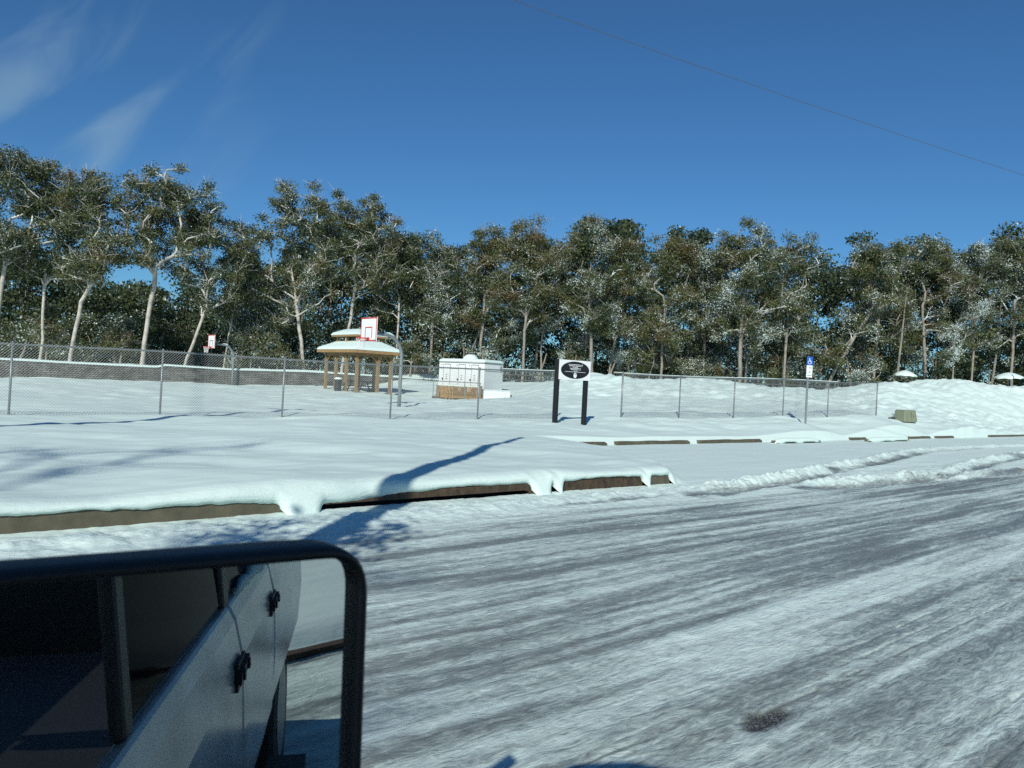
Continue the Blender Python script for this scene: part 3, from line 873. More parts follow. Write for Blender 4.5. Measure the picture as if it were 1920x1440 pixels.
# ------------------------------------------------------------------ basketball hoops
M_LINE = M_RED
def hoop(px, py, Y, label, square_mat):
    b = at(px, py, Y); zb = gz(b[0], b[1])
    t = empty('basketball_hoop', (b[0], b[1], zb), math.atan2(-RD[1], -RD[0]))     # local +x points to the court
    tag(t, label, 'basketball hoop', 'basketball hoops on the snowy court')
    dz = b[2] - zb
    pts = [(0, 0, -0.2), (0, 0, 1.2), (0, 0, 2.35)] + [(0.95 - 0.95 * math.cos(a), 0, 2.35 + 0.95 * math.sin(a)) for a in np.linspace(0.12, 1.45, 12)] + [(1.35, 0, 3.31)]
    MB().tube(pts, 0.085, 12).build('gooseneck_pole', M_GALV, t, smooth=True)
    L = 1.80
    mb = MB()
    for s in (-0.28, 0.28):
        MB().bar((1.30, 0, 3.33), (L - 0.03, s, 3.62), 0.035).build('brace', M_GALV, t)
        MB().bar((1.30, 0, 3.28), (L - 0.03, s, 3.08), 0.035).build('brace', M_GALV, t)
    w, h, z0 = 1.37, 1.07, 2.93
    bd = MB().box((L, 0, z0 + h / 2), (0.035, w, h)).build('backboard', M_WHITE, t, bevel=0.004)
    mb = MB(); e = 0.055; x = L + 0.020
    mb.box((x, 0, z0 + h - e / 2 - 0.005), (0.004, w - 0.01, e)); mb.box((x, 0, z0 + e / 2 + 0.005), (0.004, w - 0.01, e))
    for s in (-1, 1):
        mb.box((x, s * (w / 2 - e / 2 - 0.005), z0 + h / 2), (0.004, e, h - 2 * e - 0.012))
    mb.build('border', M_RED, bd)
    mb = MB(); q = 0.05
    mb.box((x, 0, z0 + 0.16 + 0.46), (0.004, 0.61, q)); 
    for s in (-1, 1):
        mb.box((x, s * 0.28, z0 + 0.16 + 0.21), (0.004, q, 0.43))
    mb.build('target_square', square_mat, bd)
    rim = MB(); R0 = 0.229; cx = L + 0.15 + R0; zr = 3.05
    rim.tube([(cx + R0 * math.cos(a), R0 * math.sin(a), zr) for a in np.linspace(0, 2 * math.pi, 25)], 0.018, 7)
    rim.box((L + 0.09, 0, zr - 0.02), (0.16, 0.14, 0.05)); rim.box((L + 0.03, 0, zr - 0.03), (0.03, 0.2, 0.16))
    rim.bar((L + 0.05, 0.09, zr - 0.08), (cx, R0, zr), 0.018); rim.bar((L + 0.05, -0.09, zr - 0.08), (cx, -R0, zr), 0.018)
    ro = rim.build('rim', M_RED, t)
    net = MB()
    for k in range(12):
        for sg in (1, -1):
            net.tube([(cx + r_ * math.cos(2 * math.pi * k / 12 + sg * i * 0.26), r_ * math.sin(2 * math.pi * k / 12 + sg * i * 0.26), zr - 0.02 - 0.11 * i)
                      for i, r_ in enumerate((0.225, 0.19, 0.155, 0.14, 0.15))], 0.007, 4)
    net.build('net', M_NET, ro)
    # snow lying on the neck
    mb = MB()
    P = [(0.95 - 0.95 * math.cos(a), 0, 2.35 + 0.95 * math.sin(a) + 0.075) for a in np.linspace(1.0, 1.5, 8)]
    mb.tube(P, [0.02, 0.05, 0.06, 0.065, 0.06, 0.05, 0.04, 0.015], 8).build('snow_patch', M_SNOW, t, smooth=True)
hoop(748, 763, 36.0, 'large basketball hoop with red bordered board on bent grey pole before the gazebo', M_RED)
hoop(435, 723, 62.0, 'small far basketball hoop on bent pole in front of the stone wall', M_DARK)

# ------------------------------------------------------------------ gazebo
b = at(667, 735, 52.0)
A = np.array([b[0], b[1]])
zb = gz(A[0] + 0.3, A[1] + 2.0)
gx, gy = 2.65, 4.3                              # sizes along local x (road direction) and y
t = empty('gazebo', (A[0], A[1], zb), ROAD_ANG)
tag(t, 'wooden picnic gazebo with a two tiered snow covered roof', 'gazebo')
HE = 2.62
posts = [(0, 0), (gx, 0), (0, gy), (gx, gy), (0, gy / 3), (0, 2 * gy / 3), (gx * 0.62, 0), (gx, gy * 0.5)]
for x, y in posts:
    MB().box((x, y, HE / 2 - 0.15), (0.185, 0.185, HE + 0.3)).build('post', M_WOODW, t, bevel=0.01)
mb = MB()
for x, y in posts:
    for dx, dy in ((1, 0), (-1, 0), (0, 1), (0, -1)):
        on_x = (y in (0, gy)) and dx; on_y = (x in (0, gx)) and dy
        ex_, ey_ = x + dx * 0.62, y + dy * 0.62
        if (on_x or on_y) and -0.1 <= ex_ <= gx + 0.1 and -0.1 <= ey_ <= gy + 0.1:
            mb = MB()
            mb.tube([(x + dx * s * 0.6, y + dy * s * 0.6, HE - 0.68 + 0.62 * s ** 0.75) for s in np.linspace(0.06, 1, 6)], 0.06, 4)
            mb.build('knee_brace', M_WOODW, t)
mb = MB()
for y in (0, gy):
    mb.box((gx / 2, y, HE - 0.02), (gx + 0.3, 0.14, 0.20))
for x in (0, gx):
    mb.box((x, gy / 2, HE - 0.03), (0.13, gy - 0.15, 0.19))
mb.build('beam', M_WOODW, t)
def hip(mb, x0, x1, y0, y1, z0, z1, inset, thick, rise=0.0, n=1):
    """hipped slab roof: eave rectangle up to a smaller rectangle"""
    a = [(x0, y0), (x1, y0), (x1, y1), (x0, y1)]
    c = [(x0 + inset, y0 + inset), (x1 - inset, y0 + inset), (x1 - inset, y1 - inset), (x0 + inset, y1 - inset)]
    P = [(*q, z0) for q in a] + [(*q, z0 + thick) for q in a] + [(*q, z1 + thick) for q in c]
    F = [(3, 2, 1, 0)] + [(i, (i + 1) % 4, 4 + (i + 1) % 4, 4 + i) for i in range(4)] + [(4 + i, 4 + (i + 1) % 4, 8 + (i + 1) % 4, 8 + i) for i in range(4)] + [(8, 9, 10, 11)]
    mb.poly(P, F)
def snow_roof(x0, x1, y0, y1, z0, z1, inset, parent, th=0.16, crown=None):
    n = 28
    P = []
    for i in range(n + 1):
        for j in range(n + 1):
            s = 0.5 - 0.5 * math.cos(math.pi * i / n); r = 0.5 - 0.5 * math.cos(math.pi * j / n)
            x = x0 + (x1 - x0) * s; y = y0 + (y1 - y0) * r
            e = min(x - x0, x1 - x, y - y0, y1 - y)
            h = z0 + (z1 - z0) * min(1, e / inset)
            tk = th * (min(1, e / 0.10 + 0.0)) ** 0.5 if e > 0 else -0.02
            P.append((x, y, h + tk + 0.03 * (vnoise(x * 1.5, y * 1.5, 12) - 0.5) * min(1, e * 4)))
    mb = MB()
    mb.poly(P, [(i * (n + 1) + j, (i + 1) * (n + 1) + j, (i + 1) * (n + 1) + j + 1, i * (n + 1) + j + 1) for i in range(n) for j in range(n)])
    return mb.build('roof_snow', M_SNOW, parent, smooth=True)
ov_ = 0.52
mb = MB(); hip(mb, -ov_, gx + ov_, -ov_, gy + ov_, HE + 0.06, HE + 0.60, 1.0, 0.22)
r1 = mb.build('lower_roof', M_WOOD, t)
snow_roof(-ov_ - 0.02, gx + ov_ + 0.02, -ov_ - 0.02, gy + ov_ + 0.02, HE + 0.285, HE + 0.82, 1.0, r1, 0.12)
mb = MB(); cx0, cx1, cy0, cy1 = 0.38, gx - 0.38, 0.8, gy - 0.8
for x, y in ((cx0, cy0), (cx1, cy0), (cx0, cy1), (cx1, cy1), (cx0, (cy0 + cy1) / 2), (cx1, (cy0 + cy1) / 2), ((cx0 + cx1) / 2, cy0), ((cx0 + cx1) / 2, cy1)):
    MB().box((x, y, HE + 1.05), (0.14, 0.14, 0.62)).build('cupola_post', M_WOODW, t)
mb = MB(); hip(mb, cx0 - 0.35, cx1 + 0.35, cy0 - 0.35, cy1 + 0.35, HE + 1.20, HE + 1.52, 0.7, 0.13)
r2 = mb.build('upper_roof', M_WOOD, t)
snow_roof(cx0 - 0.37, cx1 + 0.37, cy0 - 0.37, cy1 + 0.37, HE + 1.335, HE + 1.65, 0.7, r2, 0.12)
# picnic table in the gazebo
tb = empty('picnic_table', (*(A + np.array(RD) * 1.5 + np.array(RN) * 2.2), zb), ROAD_ANG + 0.3)
tag(tb, 'dark picnic table standing inside the gazebo', 'picnic table')
MB().box((0, 0, 0.74), (0.75, 1.7, 0.05)).build('table_top', M_DARK, tb, bevel=0.005)
for s in (-1, 1):
    MB().box((s * 0.68, 0, 0.45), (0.26, 1.7, 0.04)).build('bench_seat', M_DARK, tb)
    mb = MB(); y = s * 0.55
    mb.bar((-0.62, y, 0.0), (-0.18, y, 0.72), 0.06); mb.bar((0.62, y, 0.0), (0.18, y, 0.72), 0.06); mb.box((0, y + 0.035 * s, 0.42), (1.5, 0.05, 0.06))
    mb.build('leg_frame', M_DARK, tb)
# waste bin by a gazebo post
bb = A + np.array(RD) * -0.2 + np.array(RN) * 1.1
bn = empty('waste_bin', (bb[0] - 0.45, bb[1] - 0.2, gz(bb[0] - 0.45, bb[1] - 0.2)))
tag(bn, 'small dark waste bin with a snow cap beside the gazebo posts', 'waste bin')
MB().tube([(0, 0, 0), (0, 0, 0.05), (0, 0, 0.8)], [0.22, 0.23, 0.26], 14).build('bin_body', M_DARK, bn, smooth=False)
MB().tube([(0, 0, 0.8), (0, 0, 0.86), (0, 0, 0.93), (0, 0, 0.96)], [0.26, 0.28, 0.22, 0.05], 14).build('snow_cap', M_SNOW, bn, smooth=True)

# ------------------------------------------------------------------ restroom trailer with a wooden ramp
b = at(905, 752, 54.0)
td = np.array([0.54, 0.84]); tdn = np.array([-0.84, 0.54])
tang = math.atan2(td[1], td[0])
zb = gz(b[0] - 1.5, b[1] + 1.5)
t = empty('trailer', (b[0], b[1], zb), tang)            # local x: short side going away, y: long side to the left
tag(t, 'white box trailer with doors and a snow topped vent on its roof', 'trailer')
TW, TL, TH = 2.4, 4.0, 2.72
MB().box((TW / 2, TL / 2, (TH + 0.42) / 2 + 0.02), (TW, TL, TH - 0.46)).build('body', M_PANEL, t, bevel=0.04)
mb = MB()
for y in (0.9, 2.8):
    for x in (0.12, TW - 0.12):
        MB().tube([(x - 0.1, y, 0.33), (x + 0.1, y, 0.33)], 0.32, 16).build('wheel', M_DARK, t)
mb = MB()
mb.box((TW / 2, TL / 2, TH - 0.10), (TW + 0.04, TL + 0.04, 0.07)); mb.box((TW / 2, TL / 2, 0.47), (TW + 0.03, TL + 0.03, 0.06))
mb.build('edge_trim', M_TRIM, t)
mb = MB()
mb.box((TW / 2, -0.012, TH - 0.62), (TW - 0.1, 0.02, 0.035)); mb.box((-0.012, TL / 2, TH - 0.55), (0.02, TL - 0.1, 0.030))
mb.build('rub_rail', M_TRIM, t)
n = 24; P = []
for i in range(n + 1):
    for j in range(n + 1):
        s = 0.5 - 0.5 * math.cos(math.pi * i / n); r = 0.5 - 0.5 * math.cos(math.pi * j / n)
        e = min(s, 1 - s) * (TW + .06); e = min(e, min(r, 1 - r) * (TL + .06))
        P.append((-0.03 + (TW + 0.06) * s, -0.03 + (TL + 0.06) * r, TH - 0.03 + 0.19 * min(1, e / 0.16) ** 0.5 + 0.03 * vnoise(s * 5, r * 6, 3)))
mb = MB(); mb.poly(P, [(i * (n + 1) + j, (i + 1) * (n + 1) + j, (i + 1) * (n + 1) + j + 1, i * (n + 1) + j + 1) for i in range(n) for j in range(n)])
mb.build('roof_snow', M_SNOW, t, smooth=True)
mb = MB(); c = (TW * 0.45, TL * 0.50)
prof = [(0.0, 0.60), (0.16, 0.55), (0.32, 0.40), (0.40, 0.26), (0.43, 0.05)]
P = [(c[0], c[1], TH + 0.12 + 0.43)]
for h, r in prof[::-1][1:]:
    pass
mb.tube([(c[0], c[1], TH + 0.12 + h) for h, r in prof], [r for h, r in prof], 18)
mb.build('roof_vent', M_SNOW, t, smooth=True)
M_GREYL = mat('door_seam', (0.10, 0.12, 0.12), 0.6, noise=0.1)
for k, y in enumerate((0.50, 1.62, 2.98)):
    dm = MB().box((-0.012, y + 0.28, 1.55), (0.03, 0.60, 1.85)).build('door', M_PANEL, t)
    mb = MB()
    for yy in (y - 0.02, y + 0.58):
        mb.box((-0.03, yy, 1.55), (0.012, 0.025, 1.85))
    mb.box((-0.03, y + 0.28, 2.47), (0.014, 0.62, 0.04))
    mb.build('door_frame', M_GREYL, dm)
    MB().box((-0.032, y + 0.30, 1.72), (0.006, 0.17, 0.035)).build('door_notice', M_DARK, dm)
    MB().box((-0.032, y + 0.30, 1.42), (0.006, 0.20, 0.035)).build('door_notice', M_DARK, dm)
    MB().box((-0.032, y + 0.30, 1.57), (0.006, 0.05, 0.10)).build('door_notice', M_DARK, dm)
    MB().box((-0.05, y + 0.64, 1.42), (0.05, 0.09, 0.10)).build('handle', M_DARK, dm)
    MB().box((-0.03, y + 0.75, 2.44), (0.04, 0.05, 0.05)).build('door_lamp', M_DARK, dm)
mb = MB(); ec = (TW - 0.32, -0.03, TH - 0.40)
mb.tube([(ec[0] + 0.13 * math.cos(a), ec[1], ec[2] + 0.15 * math.sin(a)) for a in np.linspace(0, 6.283, 22)], 0.025, 5)
mb.box((ec[0], ec[1] + 0.005, ec[2]), (0.13, 0.014, 0.05)); mb.box((ec[0], ec[1] + 0.005, ec[2] - 0.05), (0.05, 0.014, 0.12))
mb.build('emblem', M_TRIM, t)
# wooden ramp / deck rail in front of the long side
_ro = np.array([b[0], b[1]]) - tdn * 0.45
r = empty('wooden_ramp', (_ro[0], _ro[1], zb), tang)
tag(r, 'yellow wooden ramp with baluster railing along the white trailer', 'ramp')
dx = -0.95
mb = MB(); mb.box((dx / 2 - 0.1, TL / 2, 0.22), (0.75, TL, 0.08))
mb.build('deck', M_WOODW, r)
for y in (0.02, 0.28, 1.25, 2.35, 2.62, 2.92, 3.66, 3.76):
    MB().box((dx - 0.002, y, 0.42), (0.11, 0.11, 1.05)).build('post', M_WOOD, r)
mb = MB()
mb.box((dx, 1.88, 0.90), (0.13, 3.90, 0.05)); mb.box((dx, 1.3, 0.14), (0.07, 2.55, 0.10))
mb.build('hand_rail', M_WOOD, r)
mb = MB()
for y in np.arange(0.12, 2.6, 0.105):
    mb.box((dx, y, 0.50), (0.045, 0.045, 0.74))
mb.build('baluster', M_WOOD, r)
mb = MB(); mb.box((dx, 3.28, 0.46), (0.03, 1.05, 0.80)); 
for y in (2.86, 3.2, 3.5):
    mb.box((dx - 0.02, y, 0.46), (0.04, 0.06, 0.78))
mb.build('side_panel', M_WOOD, r)
n = 20; mb = MB(); mb.tube([(dx, 0.0 + 3.8 * i / n, 0.945) for i in range(n + 1)], [0.02] + [0.045 + 0.03 * vnoise(i * 0.7, 2, 4) for i in range(n - 1)] + [0.02], 7)
mb.build('rail_snow', M_SNOW, r, smooth=True)
mb = MB(); mb.tube([(dx - 0.1, -0.05, 1.22), (dx - 0.1, TL + 0.12, 1.22)], 0.035, 6)
for y in (0.0, 1.3, TL + 0.05):
    mb.tube([(dx - 0.1, y, 0.1), (dx - 0.1, y, 1.22)], 0.028, 6)
mb.build('grab_rail', M_TRIM, r)
mb = MB()
for y in (0.55, 1.1, 2.0, 2.8):
    MB().box((dx + 0.55, y, 0.95), (0.25, 0.45, 0.12)).build('vent_box', M_TRIM, r)
# low white tank right of the trailer
k = at(930, 752, 53.2)
zk = gz(k[0], k[1])
w = empty('holding_tank', (k[0], k[1], zk), 0.12)
tag(w, 'low white box shaped tank on the snow at the right end of the trailer', 'tank')
MB().box((0, 0, 0.27), (1.85, 1.0, 0.62)).build('tank_body', M_PANEL, w, bevel=0.06)
mb = MB(); mb.tube([(0.93, -0.3, 0.30), (1.04, -0.3, 0.30)], 0.055, 8); mb.tube([(0.93, -0.25, 0.10), (1.10, -0.25, 0.08)], 0.075, 8)
mb.build('outlet_valve', M_DARK, w)
mb = MB(); hip(mb, -0.9, 0.9, -0.48, 0.48, 0.58, 0.64, 0.15, 0.03)
mb.build('snow_cap', M_SNOW, w, smooth=False)
# tall grey pipe and stub left of the trailer
k = at(817, 741, 54)
q = empty('standpipe', (k[0], k[1], gz(k[0], k[1])))
tag(q, 'thin grey standpipe with dark foot left of the wooden ramp', 'standpipe')
MB().tube([(0.05, 0, 0), (0.05, 0, 1.0)], 0.035, 8).build('pipe', M_TRIM, q)
MB().tube([(-0.25, 0, 0.12), (0.2, 0, 0.10)], 0.10, 10).build('foot', M_DARK, q)

# ------------------------------------------------------------------ retaining wall with snow on top
def stone_mat():
    m = bpy.data.materials.new('stacked_stone'); m.use_nodes = True
    nt = m.node_tree; p = nt.nodes['Principled BSDF']; L = nt.links
    t = nt.nodes.new('ShaderNodeTexCoord')
    br = nt.nodes.new('ShaderNodeTexBrick')
    br.inputs['Scale'].default_value = 1.0
    br.inputs['Brick Width'].default_value = 0.55; br.inputs['Row Height'].default_value = 0.15
    br.inputs['Mortar Size'].default_value = 0.018; br.inputs['Bias'].default_value = -0.2
    br.inputs['Color1'].default_value = (0.17, 0.17, 0.15, 1); br.inputs['Color2'].default_value = (0.085, 0.088, 0.080, 1)
    br.inputs['Mortar'].default_value = (0.04, 0.04, 0.038, 1)
    mp = nt.nodes.new('ShaderNodeMapping'); mp.inputs['Rotation'].default_value = (math.radians(90), 0, 0)
    L.new(t.outputs['Object'], mp.inputs['Vector']); L.new(mp.outputs['Vector'], br.inputs['Vector'])
    nz = nt.nodes.new('ShaderNodeTexNoise'); nz.inputs['Scale'].default_value = 1.3; nz.inputs['Detail'].default_value = 6
    L.new(t.outputs['Object'], nz.inputs['Vector'])
    mx = nt.nodes.new('ShaderNodeMix'); mx.data_type = 'RGBA'; mx.blend_type = 'MULTIPLY'; mx.inputs[0].default_value = 1.0
    rp = nt.nodes.new('ShaderNodeMapRange'); rp.inputs['From Min'].default_value = 0.3; rp.inputs['From Max'].default_value = 0.7
    rp.inputs['To Min'].default_value = 0.45; rp.inputs['To Max'].default_value = 1.5
    L.new(nz.outputs['Fac'], rp.inputs['Value'])
    cb = nt.nodes.new('ShaderNodeCombineColor')
    for i in range(3): L.new(rp.outputs['Result'], cb.inputs[i])
    L.new(br.outputs['Color'], mx.inputs[6]); L.new(cb.outputs[0], mx.inputs[7])
    L.new(mx.outputs[2], p.inputs['Base Color']); p.inputs['Roughness'].default_value = 0.85
    bp_ = nt.nodes.new('ShaderNodeBump'); bp_.inputs['Distance'].default_value = 0.03
    L.new(br.outputs['Fac'], bp_.inputs['Height']); bp_.invert = True
    L.new(bp_.outputs['Normal'], p.inputs['Normal'])
    return m
M_STONE = stone_mat()
wt = empty('retaining_wall', (*WALL_A, 0.0), math.atan2(_wd[1], _wd[0]))
tag(wt, 'low grey stacked stone wall with a white snow cap behind the court', 'wall')
LW = float(np.linalg.norm(WALL_B - WALL_A))
na = 90
ss = np.linspace(0, LW, na)
# wall top measured in the photograph at a few places
WS, WT = [], []
for px, py in ((-150, 668), (0, 674), (150, 682), (285, 688.5), (298, 688.5), (310, 685.5), (430, 693.5), (580, 697.5), (700, 705), (790, 710.5), (850, 714)):
    d_ = ray(px, py)
    t_ = ((WALL_A - EYE[:2]) @ _wn) / (d_[:2] @ _wn)
    q_ = EYE + d_ * t_
    WS.append(float((q_[:2] - WALL_A) @ _wd)); WT.append(float(q_[2]))
def wall_top(s):
    return np.interp(s, WS, WT)
P, F = [], []
for s_ in ss:
    zt_ = wall_top(s_)
    for y_, z_ in ((0.0, -0.3), (0.0, zt_), (0.40, zt_), (0.40, -0.3)):
        P.append((s_, y_, float(z_)))
for i in range(na - 1):
    for k in range(4):
        F.append((i * 4 + k, i * 4 + (k + 1) % 4, i * 4 + 4 + (k + 1) % 4, i * 4 + 4 + k))
F += [(0, 1, 2, 3), tuple((na - 1) * 4 + k for k in (3, 2, 1, 0))]
MB().poly(P, F).build('stone_face', M_STONE, wt)
P, F = [], []
cs = [(-0.05, -0.02), (-0.06, 0.05), (0.0, 0.12), (0.2, 0.15), (0.42, 0.12), (0.5, 0.03)]
ss = np.linspace(-0.05, LW + 0.05, 260)
for s_ in ss:
    j = 0.05 * (vnoise(s_ * 0.9, 1, 14) - 0.5)
    for y_, z_ in cs:
        P.append((s_, y_, float(wall_top(s_)) + z_ + j * (z_ > 0.05)))
for i in range(len(ss) - 1):
    for k in range(5):
        F.append((i * 6 + k, i * 6 + k + 1, i * 6 + 7 + k, i * 6 + 6 + k))
MB().poly(P, F).build('snow_cap', M_SNOW, wt, smooth=True)

# ------------------------------------------------------------------ dark rail fence at the foot of the wood
def rail_fence(pix, label, Yf, H=1.15):
    pts = [at(px, py, Yf) for px, py in pix]
    o0 = pts[0]
    f = empty('rail_fence', o0)
    tag(f, label, 'fence')
    dense = []
    for a, b_ in zip(pts[:-1], pts[1:]):
        for s_ in np.linspace(0, 1, 4, endpoint=False):
            dense.append(a + (b_ - a) * s_)
    dense.append(pts[-1])
    D = np.array(dense) - o0
    for p in D[::2]:
        MB().box(p + (0, 0, H / 2 - 0.1), (0.12, 0.12, H + 0.25)).build('post', M_DARKRAIL, f)
    for h in (0.18, 0.62, 1.05):
        mb = MB()
        for a, b_ in zip(D[:-1], D[1:]):
            mb.bar(a + (0, -0.075, h), b_ + (0, -0.075, h), 0.04, 0.11)
        mb.build('rail', M_DARKRAIL, f)
    mb = MB()
    for a, b_ in zip(D[:-1], D[1:]):
        mb.bar(a + (0, -0.075, 1.125), b_ + (0, -0.075, 1.125), 0.06, 0.04)
    mb.build('rail_snow', M_SNOW, f)
rail_fence([(925, 714), (985, 717), (1045, 719), (1085, 720)], 'dark three rail fence between the trailer and the first snow mound', 68)
rail_fence([(1150, 722), (1230, 727), (1320, 731), (1420, 733), (1500, 736), (1570, 740)], 'dark rail fence showing behind the dips of the snow mounds', 67)

# ------------------------------------------------------------------ green cabinet on the snow
k = at(1697, 788, 46.0)
q = empty('utility_cabinet', (k[0], k[1], gz(k[0], k[1]) - 0.02), 0.42)
tag(q, 'green metal utility cabinet standing alone in the snow', 'utility cabinet')
mb = MB(); P = [(-0.55, -0.42, 0), (0.55, -0.42, 0), (0.55, 0.42, 0), (-0.55, 0.42, 0), (-0.47, -0.34, 0.70), (0.47, -0.34, 0.70), (0.47, 0.34, 0.70), (-0.47, 0.34, 0.70)]
mb.poly(P, [(3, 2, 1, 0), (4, 5, 6, 7), (0, 1, 5, 4), (1, 2, 6, 5), (2, 3, 7, 6), (3, 0, 4, 7)])
mb.build('shell', M_GREEN, q, bevel=0.05)
mb = MB(); mb.box((0.0, -0.425, 0.36), (0.02, 0.05, 0.5)); mb.box((0.22, -0.40, 0.40), (0.07, 0.05, 0.10)); mb.build('latch', M_GREEN, q)
k2 = at(1674, 788, 46.0)
s_ = empty('pipe_stub', (k2[0], k2[1], gz(k2[0], k2[1])))
tag(s_, 'small bent dark pipe stub in the snow left of the green cabinet', 'pipe')
mb = MB(); mb.tube([(0.05, 0, -0.1), (0.05, 0, 0.22), (0.0, 0, 0.30), (-0.08, 0, 0.32)], 0.035, 7); mb.build('bent_pipe', M_TRIM, s_, smooth=True)
mb = MB(); mb.tube([(-0.25, 0, 0.04), (0.12, 0, 0.06)], 0.06, 8); mb.build('hose_end', M_DARK, s_)

# ------------------------------------------------------------------ snow covered umbrellas beyond the hill
def umbrella(px, py, Y, wpx, label, tilt):
    c = at(px, py, Y); R0 = wpx / FPX * Y / 2
    zg = gz(c[0], c[1])
    u = empty('patio_umbrella', (c[0], c[1], zg), 0.3)
    tag(u, label, 'umbrella', 'snow loaded umbrellas beyond the hill')
    H = c[2] - zg
    MB().tube([(0, 0, -0.2), (0, 0, H)], 0.045, 8).build('pole', M_TRIM, u)
    n = 32
    def shell(sc, dz, sag):
        P = [(0, 0, H + 0.30 * sc + dz)]; rings = 7
        for i in range(1, rings + 1):
            f = i / rings
            for k in range(n):
                a = 2 * math.pi * k / n
                r = R0 * f * (1 - 0.045 * f * (1 - math.cos(8 * a)) / 1.0)
                P.append((r * math.cos(a), r * math.sin(a), H + dz + 0.30 * sc * (1 - f ** 1.6) - sag * f * f * (0.5 + 0.5 * math.cos(8 * a)) + tilt * r * math.cos(a)))
        F = [(0, 1 + k, 1 + (k + 1) % n) for k in range(n)]
        for i in range(rings - 1):
            for k in range(n):
                F.append((1 + i * n + k, 1 + (i + 1) * n + k, 1 + (i + 1) * n + (k + 1) % n, 1 + i * n + (k + 1) % n))
        return P, F
    P, F = shell(1.0, 0.0, 0.12)
    MB().poly(P, F).build('canopy', mat('canvas', (0.35, 0.33, 0.28), 0.8, noise=0.1), u, smooth=True)
    P, F = shell(1.35, 0.04, 0.06)
    n0 = len(P)
    P = P + [(x, y, z - (0.16 if math.hypot(x, y) > R0 * 0.8 else 0.05)) for x, y, z in P[-n:]]
    F += [(n0 - n + k, n0 + k, n0 + (k + 1) % n, n0 - n + (k + 1) % n) for k in range(n)]
    MB().poly(P, F).build('snow_cap', M_SNOW, u, smooth=True)
umbrella(1697, 703, 75, 41, 'snow loaded umbrella peeking over the hill, farther from the right edge', -0.04)
umbrella(1891, 707, 75, 50, 'snow loaded umbrella behind the hill crest beside a tree trunk, close to the right edge', 0.06)

# ------------------------------------------------------------------ overhead wire and its poles
PL = np.array([-11.9, 8.0, 0.35]); W0 = at(958, -2, 15.0); W1 = at(1440, 169, 19.0); W2 = at(1921, 329, 24.6)
Dw = (W2 - W0); Dw[2] = 0
pole_b = W2 + Dw * 1.9
pole_b[2] = 0.3
def pole(p, H, label):
    q = empty('utility_pole', p)
    tag(q, label, 'utility pole', 'utility poles carrying the overhead wire')
    MB().tube([(0, 0, -0.5), (0, 0, 5), (0, 0, H)], [0.17, 0.15, 0.11], 10).build('pole', mat('pole_wood', (0.10, 0.075, 0.05), 0.85, noise=0.3), q)
    MB().bar((-0.9, 0, H - 0.5), (0.9, 0, H - 0.5), 0.09, 0.11).build('cross_arm', M_WOODW, q)
pole(PL, 13.5, 'wooden utility pole on the lawn beyond the left edge of the view')
pole(pole_b, 11.0, 'wooden utility pole far down the road beyond the right edge of the view')
seg = [PL + (0, 0, 10.4)]
for s_ in np.linspace(0, 1, 14):
    q = (1 - s_) ** 2 * W0 + 2 * s_ * (1 - s_) * (2 * W1 - (W0 + W2) / 2) + s_ ** 2 * W2
    seg.append(q)
seg += [W2 + (pole_b + (0, 0, 10.5) - W2) * 0.5 - (0, 0, 0.15), pole_b + (0, 0, 10.5)]
wire = MB().tube(seg, 0.0075, 5).build('overhead_wire', mat('wire', (0.09, 0.11, 0.13), 0.5, noise=0.1), None)
tag(wire, 'thin dark overhead wire crossing the blue sky', 'wire')

# ------------------------------------------------------------------ trees
def leaf_mat():
    m = bpy.data.materials.new('leaves_and_snow'); m.use_nodes = True
    nt = m.node_tree; N = nt.nodes; L = nt.links
    for n in list(N): N.remove(n)
    a = N.new('ShaderNodeAttribute'); a.attribute_name = 'tint'
    r = N.new('ShaderNodeValToRGB'); cr = r.color_ramp; cr.interpolation = 'LINEAR'
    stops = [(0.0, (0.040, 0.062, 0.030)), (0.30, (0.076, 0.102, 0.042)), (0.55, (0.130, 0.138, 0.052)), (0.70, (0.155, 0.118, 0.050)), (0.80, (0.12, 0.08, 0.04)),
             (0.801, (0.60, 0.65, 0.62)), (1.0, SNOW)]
    while len(cr.elements) < len(stops): cr.elements.new(0.5)
    for e, (p, c) in zip(cr.elements, stops):
        e.position = p; e.color = (*c, 1)
    L.new(a.outputs['Fac'], r.inputs['Fac'])
    d = N.new('ShaderNodeBsdfPrincipled'); d.inputs['Roughness'].default_value = 0.5; d.inputs['Specular IOR Level'].default_value = 0.35
    L.new(r.outputs['Color'], d.inputs['Base Color'])
    t = N.new('ShaderNodeBsdfTranslucent'); L.new(r.outputs['Color'], t.inputs['Color'])
    mx = N.new('ShaderNodeMixShader'); mx.inputs[0].default_value = 0.24
    L.new(d.outputs[0], mx.inputs[1]); L.new(t.outputs[0], mx.inputs[2])
    o = N.new('ShaderNodeOutputMaterial'); L.new(mx.outputs[0], o.inputs['Surface'])
    return m
